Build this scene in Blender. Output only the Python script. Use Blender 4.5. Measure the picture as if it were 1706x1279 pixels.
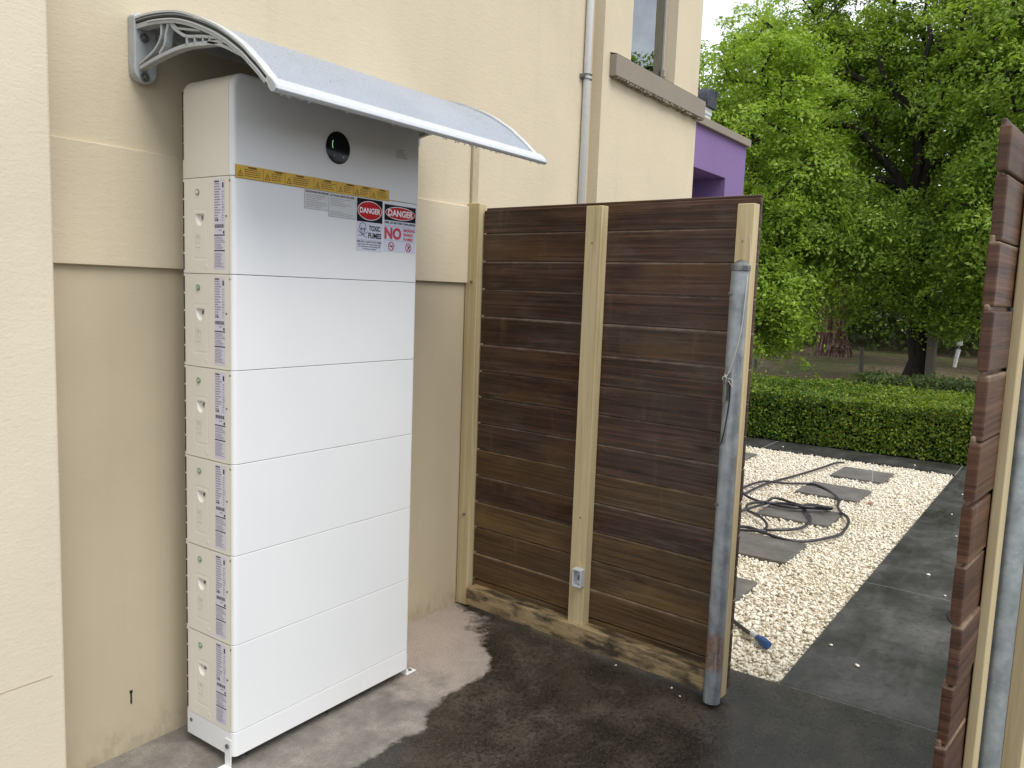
import bpy, bmesh, math, random
import numpy as np
from mathutils import Vector, Matrix, noise

for o in list(bpy.data.objects):
    bpy.data.objects.remove(o)
SC = bpy.context.scene
COL = SC.collection
R = math.radians

# ------------------------------------------------------------------ camera
CAM = (-1.40862, -2.19045, 1.44094)
yaw, pit, rol = 0.956960, 0.112657, 0.036746
f = Vector((math.sin(yaw)*math.cos(pit), math.cos(yaw)*math.cos(pit), -math.sin(pit)))
r0 = f.cross(Vector((0, 0, 1))).normalized(); u0 = r0.cross(f)
r_ = math.cos(rol)*r0 + math.sin(rol)*u0
u_ = -math.sin(rol)*r0 + math.cos(rol)*u0
cd = bpy.data.cameras.new('camera'); cam = bpy.data.objects.new('camera', cd); COL.objects.link(cam)
m = Matrix((r_, u_, -f)).transposed().to_4x4(); m.translation = Vector(CAM)
cam.matrix_world = m
cd.sensor_width = 36; cd.sensor_fit = 'HORIZONTAL'; cd.lens = 36*1357.22/1706
cd.clip_start = 0.02; cd.clip_end = 3000
SC.camera = cam
SC.render.resolution_x = 1024; SC.render.resolution_y = 768

# ------------------------------------------------------------------ sky, sun, exposure
SUN_DIR = Vector((-0.14, -0.54, 0.83)).normalized()          # towards the (veiled) sun
w = bpy.data.worlds.new('World'); SC.world = w; w.use_nodes = True
nt = w.node_tree; nt.nodes.clear()
out = nt.nodes.new('ShaderNodeOutputWorld'); bg = nt.nodes.new('ShaderNodeBackground')
sky = nt.nodes.new('ShaderNodeTexSky'); sky.sky_type = 'NISHITA'; sky.sun_disc = False
sky.sun_elevation = math.asin(SUN_DIR.z); sky.sun_rotation = math.atan2(SUN_DIR.x, SUN_DIR.y)
sk = nt.nodes.new('ShaderNodeVectorMath'); sk.operation = 'SCALE'; sk.inputs['Scale'].default_value = 0.10
tc = nt.nodes.new('ShaderNodeTexCoord'); nz = nt.nodes.new('ShaderNodeTexNoise')
nz.inputs['Scale'].default_value = 4.0; nz.inputs['Detail'].default_value = 6; nz.inputs['Roughness'].default_value = .6
rp = nt.nodes.new('ShaderNodeValToRGB')
rp.color_ramp.elements[0].position = .36; rp.color_ramp.elements[0].color = (.46, .51, .60, 1)
rp.color_ramp.elements[1].position = .58; rp.color_ramp.elements[1].color = (.84, .86, .91, 1)
rp2 = nt.nodes.new('ShaderNodeValToRGB')
rp2.color_ramp.elements[0].position = .30; rp2.color_ramp.elements[0].color = (.70, .70, .70, 1)
rp2.color_ramp.elements[1].position = .50; rp2.color_ramp.elements[1].color = (.95, .95, .95, 1)
mx = nt.nodes.new('ShaderNodeMixRGB')
L = nt.links.new
L(tc.outputs['Generated'], nz.inputs['Vector']); L(nz.outputs['Fac'], rp.inputs['Fac']); L(nz.outputs['Fac'], rp2.inputs['Fac'])
L(sky.outputs['Color'], sk.inputs[0]); L(sk.outputs['Vector'], mx.inputs['Color1'])
L(rp.outputs['Color'], mx.inputs['Color2']); L(rp2.outputs['Color'], mx.inputs['Fac'])
L(mx.outputs['Color'], bg.inputs['Color']); bg.inputs['Strength'].default_value = 1.0
L(bg.outputs['Background'], out.inputs['Surface'])
sd = bpy.data.lights.new('sun', 'SUN'); sd.energy = 1.5; sd.angle = R(38); sd.color = (1.0, .965, .90)
so = bpy.data.objects.new('sun', sd); COL.objects.link(so); so.rotation_euler = SUN_DIR.to_track_quat('Z', 'Y').to_euler()
SC.view_settings.view_transform = 'Standard'; SC.view_settings.look = 'None'
SC.view_settings.gamma = 1; SC.view_settings.exposure = 0.86
SC.render.engine = 'CYCLES'

# ------------------------------------------------------------------ material helpers
class N:
    def __init__(s, name):
        s.m = bpy.data.materials.new(name); s.m.use_nodes = True; s.t = s.m.node_tree; s.t.nodes.clear()
        s.out = s.n('OutputMaterial'); s.b = s.n('BsdfPrincipled'); s.l(s.b.outputs[0], s.out.inputs[0])
        s.co = s.n('TexCoord')
    def n(s, k, **kw):
        x = s.t.nodes.new('ShaderNode'+k)
        for a, v in kw.items(): setattr(x, a, v)
        return x
    def l(s, a, b): s.t.links.new(a, b)
    def put(s, v, sock):
        if hasattr(v, 'is_output'): s.l(v, sock)
        elif isinstance(v, (tuple, list)): sock.default_value = tuple(v) + ((1,) if len(v) == 3 and sock.type == 'RGBA' else ())
        else: sock.default_value = v
    def vec(s, scale=(1, 1, 1), kind='Object', rnd=False):
        v = s.co.outputs[kind]
        mp = s.n('Mapping'); s.l(v, mp.inputs['Vector']); mp.inputs['Scale'].default_value = scale
        if rnd:
            oi = s.n('ObjectInfo'); k = s.n('Math', operation='MULTIPLY'); s.l(oi.outputs['Random'], k.inputs[0]); k.inputs[1].default_value = 37.0
            cb = s.n('CombineXYZ')
            for i in range(3): s.l(k.outputs[0], cb.inputs[i])
            s.l(cb.outputs[0], mp.inputs['Location'])
        return mp.outputs[0]
    def noise(s, vec, scale, detail=4, rough=.55, dist=0):
        x = s.n('TexNoise'); s.l(vec, x.inputs['Vector']); x.inputs['Scale'].default_value = scale
        x.inputs['Detail'].default_value = detail; x.inputs['Roughness'].default_value = rough; x.inputs['Distortion'].default_value = dist
        return x.outputs['Fac']
    def ramp(s, fac, *st):
        x = s.n('ValToRGB'); s.l(fac, x.inputs[0]); e = x.color_ramp.elements
        while len(e) < len(st): e.new(.5)
        for k, (p, c) in enumerate(st):
            e[k].position = p; e[k].color = tuple(c)+(1,) if isinstance(c, (tuple, list)) else (c, c, c, 1)
        return x.outputs[0]
    def mix(s, fac, a, b, mode='MIX'):
        x = s.n('MixRGB', blend_type=mode); s.put(fac, x.inputs[0]); s.put(a, x.inputs[1]); s.put(b, x.inputs[2]); return x.outputs[0]
    def math(s, op, a, b=0):
        x = s.n('Math', operation=op); s.put(a, x.inputs[0]); s.put(b, x.inputs[1]); return x.outputs[0]
    def bump(s, h, strength, dist=.002, prev=None):
        x = s.n('Bump'); s.l(h, x.inputs['Height']); x.inputs['Strength'].default_value = strength; x.inputs['Distance'].default_value = dist
        if prev is not None: s.l(prev, x.inputs['Normal'])
        s.l(x.outputs[0], s.b.inputs['Normal']); return x.outputs[0]
    def set(s, color=None, rough=None, metal=None, spec=None, **kw):
        if color is not None: s.put(color, s.b.inputs['Base Color'])
        if rough is not None: s.put(rough, s.b.inputs['Roughness'])
        if metal is not None: s.b.inputs['Metallic'].default_value = metal
        if spec is not None: s.b.inputs['Specular IOR Level'].default_value = spec
        return s.m
    def attr(s, name):
        a = s.n('Attribute'); a.attribute_name = name; return a.outputs['Fac']

def flat(name, col, rough=.5, metal=0, spec=.5, var=.06, sc=30, bump=0):
    k = N(name); v = k.vec(rnd=True); n = k.noise(v, sc, 5, .6)
    c1 = tuple(c*(1-var) for c in col); c2 = tuple(min(1, c*(1+var)) for c in col)
    if bump: k.bump(n, bump, .001)
    return k.set(k.ramp(n, (.35, c1), (.65, c2)), k.ramp(n, (.3, rough*.88), (.7, min(1, rough*1.1))), metal, spec)

def render_mat(name, base, grain=150, strength=.35, trowel=.25, splash=False):
    k = N(name); v = k.vec(kind='Object')
    n1 = k.noise(v, 1.6, 5, .6); n2 = k.noise(v, grain, 3, .6); n3 = k.noise(k.vec((1, 1, 3.2)), 22, 4, .6, .6)
    st = k.noise(k.vec((9, 9, .45)), 1.0, 4, .6)
    c = k.mix(k.ramp(n1, (.3, 0.0), (.7, 1.0)), tuple(b*.92 for b in base), tuple(b*1.04 for b in base))
    c = k.mix(k.ramp(st, (.54, 0.0), (.72, .22)), c, tuple(b*.78 for b in base))
    c = k.mix(k.ramp(n2, (.2, 0.16), (.5, 0.0)), c, tuple(b*.8 for b in base))
    n5 = k.noise(v, 5.5, 5, .65); c = k.mix(k.ramp(n5, (.60, 0.0), (.74, .14)), c, tuple(min(1, b*1.16) for b in base))
    if splash:
        sp_ = k.n('SeparateXYZ'); k.l(k.co.outputs['Object'], sp_.inputs[0]); n6 = k.noise(k.vec((6, 6, 3)), 3.5, 6, .7)
        hz_ = k.math('ADD', sp_.outputs['Z'], k.math('MULTIPLY', k.math('SUBTRACT', n6, .5), -.34))
        c = k.mix(k.ramp(hz_, (.0, .38), (.04, .14), (.12, 0.0)), c, (.20, .165, .12))
    p = k.bump(n2, strength, .0022); k.bump(n3, trowel, .004, p)
    return k.set(c, .82, 0, .3)

def wood_mat(name, cols, grain=(1.2, 40, 40), rough=.55, dirt=None, streak=None, bumps=.35, edge=None, gold=None):
    """grain runs along local X; cols dark..light"""
    k = N(name); v = k.vec(grain, rnd=True)
    n1 = k.noise(v, 1.0, 6, .62, 1.0); n2 = k.noise(k.vec((2.2, 2.2, 2.2), rnd=True), 1.3, 4, .6)
    n3 = k.noise(k.vec((grain[0]*2.5, grain[1]*5, grain[2]*5), rnd=True), 1.0, 3, .6)
    c = k.ramp(n1, (.28, cols[0]), (.52, cols[1]), (.75, cols[2]))
    oi = k.n('ObjectInfo')
    c = k.mix(k.ramp(n2, (.35, 0.0), (.68, .85)), c, k.ramp(n1, (.3, cols[3]), (.7, cols[4])))
    c = k.mix(.5, c, k.ramp(oi.outputs['Random'], (0, .62), (1, 1.0)), 'MULTIPLY')
    if streak:
        n4 = k.noise(k.vec((7, 1, .9), rnd=True), 1.6, 5, .65); c = k.mix(k.ramp(n4, (.60, 0.0), (.74, streak[1])), c, streak[0])
    if gold:
        ng = k.noise(k.vec((1.1, 1, 5), rnd=True), 1.5, 5, .65); c = k.mix(k.ramp(ng, (.50, 0.0), (.70, gold[1])), c, gold[0])
        vk = k.n('TexVoronoi'); k.l(k.vec((2.0, 1, 9), rnd=True), vk.inputs['Vector']); vk.inputs['Scale'].default_value = 1.15
        c = k.mix(k.ramp(vk.outputs['Distance'], (.05, .85), (.085, .35), (.13, 0.0)), c, tuple(x_*.8 for x_ in cols[0]))
        nbl = k.noise(k.vec((2.2, 1, 7), rnd=True), 2.2, 6, .72); c = k.mix(k.math('MULTIPLY', k.ramp(nbl, (.52, 0.0), (.68, .30)), k.ramp(n1, (.35, .3), (.6, 1.0))), c, (.155, .135, .122))
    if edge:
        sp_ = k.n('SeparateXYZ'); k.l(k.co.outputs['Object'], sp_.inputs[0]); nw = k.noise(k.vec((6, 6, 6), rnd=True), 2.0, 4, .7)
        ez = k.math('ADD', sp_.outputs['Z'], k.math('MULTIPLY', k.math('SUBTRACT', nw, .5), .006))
        c = k.mix(k.math('MULTIPLY', k.ramp(ez, (0, .8), (.004, .15), (.010, 0.0), (.106, 0.0), (.112, .25), (.1145, 1.0)), k.ramp(nw, (.3, .25), (.6, 1.0))), c, edge)  # pale plank edges: worn wood, with the sky's catch-light painted in
    if dirt:
        n5 = k.noise(k.vec((3, 9, 9), rnd=True), 2.0, 5, .7); c = k.mix(k.ramp(n5, (.44, 0.0), (.60, 1.0)), c, dirt)
    p = k.bump(n1, bumps, .003); k.bump(n3, bumps*.6, .0015, p)
    return k.set(c, k.ramp(n2, (.3, rough*.75), (.7, rough*1.2)), 0, .4)

def leaf_mat(name, stops, trans=.35, rough=.45):
    k = N(name); g = k.n('NewGeometry'); rnd = g.outputs['Random Per Island']
    n = k.noise(k.vec(kind='Object'), .55, 3, .6)
    x = k.math('ADD', k.math('MULTIPLY', rnd, .55), k.math('MULTIPLY', n, .6))
    c = k.ramp(x, *stops)
    k.set(c, rough, 0, .35)
    t = k.n('BsdfTranslucent'); k.l(k.mix(.6, c, (1.0, 1.0, .30), 'MULTIPLY'), t.inputs['Color'])
    ms = k.n('MixShader'); ms.inputs[0].default_value = trans; k.l(k.b.outputs[0], ms.inputs[1]); k.l(t.outputs[0], ms.inputs[2])
    k.l(ms.outputs[0], k.out.inputs[0])
    return k.m

MT = {}
CREAM = (.61, .53, .385)
MT['render'] = render_mat('cream_render', CREAM)
MT['render_pier'] = render_mat('cream_render_coarse', (.69, .61, .465), 170, .38, .2)
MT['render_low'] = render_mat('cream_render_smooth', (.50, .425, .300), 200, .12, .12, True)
MT['trim'] = flat('beige_trim', (.42, .36, .24), .7)
MT['taupe'] = render_mat('taupe_sill', (.27, .235, .19), 90, .2, .15)
MT['purple'] = render_mat('purple_render', (.215, .140, .305), 160, .2, .1)
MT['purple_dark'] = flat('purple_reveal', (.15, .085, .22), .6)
k = N('white_powder_coat'); v = k.vec(rnd=True); n1 = k.noise(v, 2.4, 5, .6); n2 = k.noise(k.vec((26, 26, 1.1), rnd=True), 1.0, 5, .65); n3 = k.noise(v, 900, 2, .5)
c = k.ramp(n1, (.3, (.785, .80, .80)), (.7, (.815, .82, .818))); c = k.mix(k.ramp(n2, (.60, 0.0), (.78, .10)), c, (.60, .585, .54)); k.bump(n3, .06, .0005)
k.set(c, k.ramp(n1, (.3, .30), (.7, .46)), 0, .5); MT['white_paint'] = k.m
MT['white_side'] = flat('white_plastic_bounce_tint', (.78, .74, .645), .45, 0, .4, .015, 3)  # white battery sides, with warm light bounced off the cream wall painted in
MT['white_edge'] = flat('white_bracket', (.80, .80, .79), .4, 0, .5, .03, 20)
MT['gap'] = flat('dark_gap', (.02, .02, .02), .8)
MT['slot'] = flat('slot_shadow', (.035, .03, .025), .8)
MT['ink'] = flat('black_ink', (.010, .010, .015), .6, 0, .25, .05)
MT['ink_soft'] = flat('grey_ink', (.30, .285, .34), .5)
MT['ink_faint'] = flat('faint_ink', (.33, .31, .31), .5)
MT['lilac'] = flat('label_film', (.66, .64, .74), .35, 0, .5, .02)
MT['sticker'] = flat('sticker_white', (.66, .68, .78), .32, 0, .5, .02)
MT['greysticker'] = flat('sticker_grey', (.62, .63, .62), .35, 0, .5, .02)
MT['yellow'] = flat('sticker_amber', (.66, .40, .015), .38, 0, .5, .08, 14)
MT['ink_brown'] = flat('brown_ink', (.16, .06, .01), .5)
MT['red'] = flat('sign_red', (.52, .008, .012), .5, 0, .25)
MT['pink'] = flat('sign_text_red', (.60, .05, .09), .4)
MT['white_ink'] = flat('white_ink', (.85, .84, .85), .35)
MT['black'] = flat('sign_black', (.006, .006, .008), .6, 0, .2)
MT['glass_black'] = flat('black_display_glass', (.003, .004, .005), .12, 0, .25, .02)
k = N('green_light'); k.set((.02, .1, .03), .3); k.b.inputs['Emission Color'].default_value = (.35, .9, .5, 1); k.b.inputs['Emission Strength'].default_value = .55; MT['green_glow'] = k.m
MT['green_led'] = flat('green_led', (.36, .52, .34), .3)
MT['led_ring'] = flat('led_ring', (.20, .29, .17), .4)
MT['galv_dark'] = flat('dull_steel', (.22, .23, .23), .4, .8, .5, .2, 60)
MT['screw'] = flat('screw_steel', (.45, .45, .44), .3, .9, .5, .1)
k = N('awning_sheet'); v = k.vec(); n = k.noise(v, 700, 2, .5); n2 = k.noise(v, 3, 4, .6); n3 = k.noise(v, 190, 3, .6); k.bump(n3, .5, .0015)
k.set(k.mix(k.ramp(n3, (.35, .35), (.62, 0.0)), k.ramp(n2, (.3, (.25, .285, .34)), (.7, (.31, .345, .40))), (.46, .50, .55)), .42, 0, .5)
MT['poly'] = k.m
MT['alu'] = flat('white_aluminium', (.56, .585, .60), .4, .1, .5, .04)
MT['bracket'] = flat('grey_plastic_bracket', (.40, .425, .43), .5, 0, .4, .06, 25)
MT['seal'] = flat('black_seal', (.012, .012, .014), .5)
k = N('water_drop'); k.set((.9, .93, .95), .03); k.b.inputs['Transmission Weight'].default_value = .9; k.b.inputs['IOR'].default_value = 1.33; MT['drop'] = k.m
MT['pvc'] = flat('white_conduit', (.74, .76, .77), .35, 0, .5, .03)
# timber
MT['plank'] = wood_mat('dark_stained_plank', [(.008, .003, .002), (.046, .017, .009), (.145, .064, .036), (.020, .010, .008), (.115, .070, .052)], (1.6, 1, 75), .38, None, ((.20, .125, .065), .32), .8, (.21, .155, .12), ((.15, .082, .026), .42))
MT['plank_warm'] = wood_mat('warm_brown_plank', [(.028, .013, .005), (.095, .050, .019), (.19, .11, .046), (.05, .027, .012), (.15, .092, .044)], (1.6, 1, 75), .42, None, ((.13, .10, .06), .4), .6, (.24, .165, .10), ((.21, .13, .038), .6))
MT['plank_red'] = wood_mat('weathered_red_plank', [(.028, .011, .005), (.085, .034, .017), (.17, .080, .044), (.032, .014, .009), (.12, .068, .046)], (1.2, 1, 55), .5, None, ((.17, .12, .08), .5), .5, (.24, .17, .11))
MT['pine'] = wood_mat('pale_treated_pine', [(.42, .32, .16), (.58, .475, .27), (.66, .56, .35), (.52, .41, .22), (.62, .52, .31)], (1.3, 36, 36), .6, None, ((.36, .30, .16), .4), .2)
MT['pine_dirty'] = wood_mat('stained_pine_rail', [(.22, .15, .075), (.40, .29, .15), (.50, .39, .22), (.30, .21, .10), (.42, .32, .17)], (1.3, 36, 36), .6, (.055, .042, .026), None, .5)
MT['old_wood'] = wood_mat('grey_weathered_post', [(.10, .085, .065), (.19, .165, .13), (.27, .24, .20), (.12, .11, .08), (.22, .20, .16)], (20, 20, 1.2), .85, None, None, .6)
k = N('galvanised_steel'); v = k.vec(); n1 = k.noise(v, 18, 5, .65); n2 = k.noise(v, 70, 3, .6)
z = k.n('SeparateXYZ'); k.l(k.co.outputs['Object'], z.inputs[0])
c = k.ramp(n1, (.3, (.22, .25, .275)), (.55, (.35, .385, .41)), (.75, (.46, .49, .51)))
zz = k.math('ADD', z.outputs['Z'], k.math('MULTIPLY', n1, .07))
rust = k.ramp(zz, (.16, 0.0), (.185, 1.0), (.285, 1.0), (.32, 0.0))
c = k.mix(k.math('MULTIPLY', rust, k.ramp(n2, (.3, .55), (.6, 1.0))), c, k.ramp(n2, (.35, (.20, .09, .05)), (.62, (.42, .29, .22))))
sg = k.noise(k.vec((60, 60, 3)), 1.0, 4, .6); c = k.mix(k.ramp(sg, (.56, 0.0), (.68, .45)), c, (.55, .58, .60)); k.bump(n2, .25, .001); k.set(c, k.ramp(n1, (.3, .34), (.7, .56)), .45, .5); MT['galv'] = k.m
k = N('galvanised_pipe'); v = k.vec(); n1 = k.noise(v, 24, 5, .65); n2 = k.noise(v, 130, 3, .6)
c = k.ramp(n1, (.3, (.16, .18, .18)), (.55, (.25, .275, .275)), (.75, (.33, .36, .35))); c = k.mix(k.ramp(n2, (.70, 0.0), (.76, .8)), c, (.6, .62, .6))
k.bump(n2, .3, .001); k.set(c, .42, .4, .5); MT['galv2'] = k.m
MT['cord'] = flat('white_cord', (.62, .58, .5), .8)
MT['blackwire'] = flat('black_wire', (.015, .015, .015), .4, .3)
# ground
k = N('concrete_slab_wet'); v = k.vec(); sdv = k.attr('sdw'); na = k.noise(v, 26, 6, .7); nb = k.noise(v, 3.2, 5, .6); nc = k.noise(v, 150, 4, .65); ne = k.noise(v, 7.5, 6, .68)
x = k.math('ADD', sdv, k.math('MULTIPLY', k.math('SUBTRACT', na, .5), 4.2)); x = k.math('ADD', x, k.math('MULTIPLY', k.math('SUBTRACT', ne, .5), 3.5))
dry = k.ramp(k.math('ADD', k.math('MULTIPLY', x, .16), .5), (.38, 0.0), (.60, 1.0))
wet = k.ramp(nb, (.34, (.014, .011, .010)), (.52, (.034, .027, .021)), (.66, (.075, .060, .046)))
wet = k.mix(k.ramp(ne, (.52, 0.0), (.70, .55)), wet, (.10, .082, .062))
wet = k.mix(k.ramp(nc, (.54, 0.0), (.68, .6)), wet, (.15, .135, .11)); nv = k.noise(v, 60, 5, .75); wet = k.mix(k.ramp(nv, (.38, .7), (.52, 0.0)), wet, (.008, .007, .006)); vo = k.noise(v, 320, 2, .5); wet = k.mix(k.ramp(vo, (.70, 0.0), (.74, .8)), wet, (.32, .29, .22))
dr = k.ramp(ne, (.30, (.085, .080, .070)), (.50, (.175, .163, .142)), (.70, (.29, .27, .235)))
sx_ = k.n('SeparateXYZ'); k.l(k.co.outputs['Object'], sx_.inputs[0]); dr = k.mix(k.math('MULTIPLY', k.ramp(k.math('ADD', k.math('MULTIPLY', sx_.outputs['X'], .5), k.math('MULTIPLY', k.math('SUBTRACT', ne, .5), .35)), (.28, .12), (.46, 1.0)), k.ramp(nb, (.30, .45), (.55, .9))), dr, (.42, .345, .295))
dr = k.mix(k.ramp(nc, (.35, .5), (.55, 0.0)), dr, (.11, .095, .08))
c = k.mix(dry, wet, dr)
p = k.bump(nc, .35, .002); k.bump(ne, .25, .006, p)
k.set(c, k.mix(dry, k.ramp(ne, (.35, .20), (.65, .46)), (.86, .86, .86)), 0, .45); MT['slab'] = k.m
k = N('dark_path_concrete'); v = k.vec(); nb = k.noise(v, 2.2, 6, .65); nc = k.noise(v, 120, 4, .65); nd = k.noise(k.vec((.7, 3.5, 1)), 3, 5, .65)
c = k.ramp(nb, (.32, (.020, .019, .018)), (.52, (.043, .041, .039)), (.70, (.085, .081, .075)))
c = k.mix(k.ramp(nd, (.50, 0.0), (.74, .42)), c, (.125, .12, .112)); n9 = k.noise(v, 34, 6, .75); c = k.mix(k.ramp(n9, (.36, .6), (.50, 0.0)), c, (.014, .013, .012)); n8 = k.noise(v, 330, 2, .5); c = k.mix(k.ramp(n8, (.69, 0.0), (.74, .7)), c, (.30, .29, .26)); c = k.mix(k.ramp(nc, (.62, 0.0), (.74, .4)), c, (.15, .145, .135))
k.bump(nc, .35, .0015); k.set(c, k.ramp(nb, (.35, .26), (.65, .5)), 0, .5); MT['path'] = k.m
MT['grout'] = flat('pale_joint', (.34, .33, .31), .9, 0, .3, .25, 60)
k = N('stepping_stone_concrete'); v = k.vec(rnd=True); nb = k.noise(v, 5, 6, .65); nc = k.noise(v, 140, 4, .65)
k.bump(nc, .35, .0015); k.set(k.ramp(nb, (.32, (.085, .078, .068)), (.68, (.165, .152, .135))), .65, 0, .4); MT['stone'] = k.m
k = N('white_pebbles'); g = k.n('NewGeometry'); v = k.vec(); n1 = k.noise(v, 1.3, 4, .6); n2 = k.noise(v, 160, 3, .6)
c = k.ramp(g.outputs['Random Per Island'], (0, (.45, .36, .25)), (.07, (.66, .58, .44)), (.40, (.78, .715, .58)), (1, (.86, .82, .71)))
c = k.mix(k.ramp(n1, (.45, 0.0), (.7, .35)), c, (.62, .55, .35)); k.bump(n2, .2, .001); k.set(c, .6, 0, .4); MT['pebble'] = k.m
MT['gravel_base'] = flat('gravel_bed_fines', (.62, .56, .44), .9, 0, .2, .3, 60, .4)
k = N('leaf_litter_ground'); v = k.vec(); n1 = k.noise(v, .5, 6, .65); n2 = k.noise(v, 9, 5, .7)
c = k.ramp(n2, (.34, (.085, .060, .036)), (.5, (.21, .150, .10)), (.68, (.36, .275, .19))); c = k.mix(k.ramp(n1, (.44, 0.0), (.60, .75)), c, (.10, .125, .035))
k.bump(n2, .6, .03); k.set(c, .9, 0, .2); MT['litter'] = k.m
# plants
MT['leaf_a'] = leaf_mat('elm_leaf', ((.18, (.085, .155, .022)), (.5, (.215, .345, .045)), (.85, (.42, .56, .10))), .5)
MT['leaf_b'] = leaf_mat('young_elm_leaf', ((.18, (.105, .190, .022)), (.5, (.245, .39, .046)), (.85, (.42, .57, .095))), .5)
MT['leaf_d'] = leaf_mat('dark_leaf', ((.2, (.050, .085, .028)), (.5, (.105, .155, .05)), (.85, (.19, .25, .085))), .4)
MT['leaf_h'] = leaf_mat('box_hedge_leaf', ((.2, (.014, .045, .003)), (.5, (.062, .135, .007)), (.9, (.28, .33, .028))), .35)
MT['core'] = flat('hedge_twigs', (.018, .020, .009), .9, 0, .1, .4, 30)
k = N('elm_bark'); v = k.vec((14, 14, 2.2)); n1 = k.noise(v, 1.2, 6, .7); k.bump(n1, .9, .03); k.set(k.ramp(n1, (.3, (.012, .010, .008)), (.7, (.052, .043, .034))), .9, 0, .2); MT['bark'] = k.m
k = N('red_bark'); v = k.vec((16, 16, .9)); n1 = k.noise(v, 1.0, 5, .7); k.bump(n1, .9, .03); k.set(k.ramp(n1, (.36, (.028, .014, .010)), (.5, (.11, .055, .042)), (.62, (.34, .25, .19))), .85, 0, .2); MT['redbark'] = k.m
MT['hose'] = flat('black_hose_rubber', (.028, .026, .03), .38, 0, .5, .2, 40)
MT['blue'] = flat('blue_plastic', (.02, .075, .22), .35)
MT['redplastic'] = flat('red_plastic', (.36, .17, .14), .6)
k = N('window_glass'); gl = k.n('BsdfGlossy'); gl.inputs['Roughness'].default_value = .0; gl.inputs['Color'].default_value = (.9, .95, .96, 1)
tr = k.n('BsdfTransparent'); tr.inputs['Color'].default_value = (.80, .86, .84, 1); fr = k.n('Fresnel'); fr.inputs['IOR'].default_value = 1.9
ms = k.n('MixShader'); k.l(k.math('MAXIMUM', fr.outputs[0], .34), ms.inputs[0]); k.l(tr.outputs[0], ms.inputs[1]); k.l(gl.outputs[0], ms.inputs[2]); k.l(ms.outputs[0], k.out.inputs[0]); MT['glass'] = k.m
MT['blind'] = flat('grey_blind', (.60, .63, .62), .8); MT['bright_strip'] = flat('pale_strip_panel', (.80, .86, .86), .8)
MT['frame'] = flat('taupe_window_frame', (.38, .345, .285), .45)
MT['tile'] = flat('dark_roof_tile', (.055, .06, .075), .8, 0, .2, .35, 60, .5)
MT['tile_pale'] = flat('pale_roof_edge', (.52, .55, .54), .6, 0, .3, .1, 40)

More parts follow.
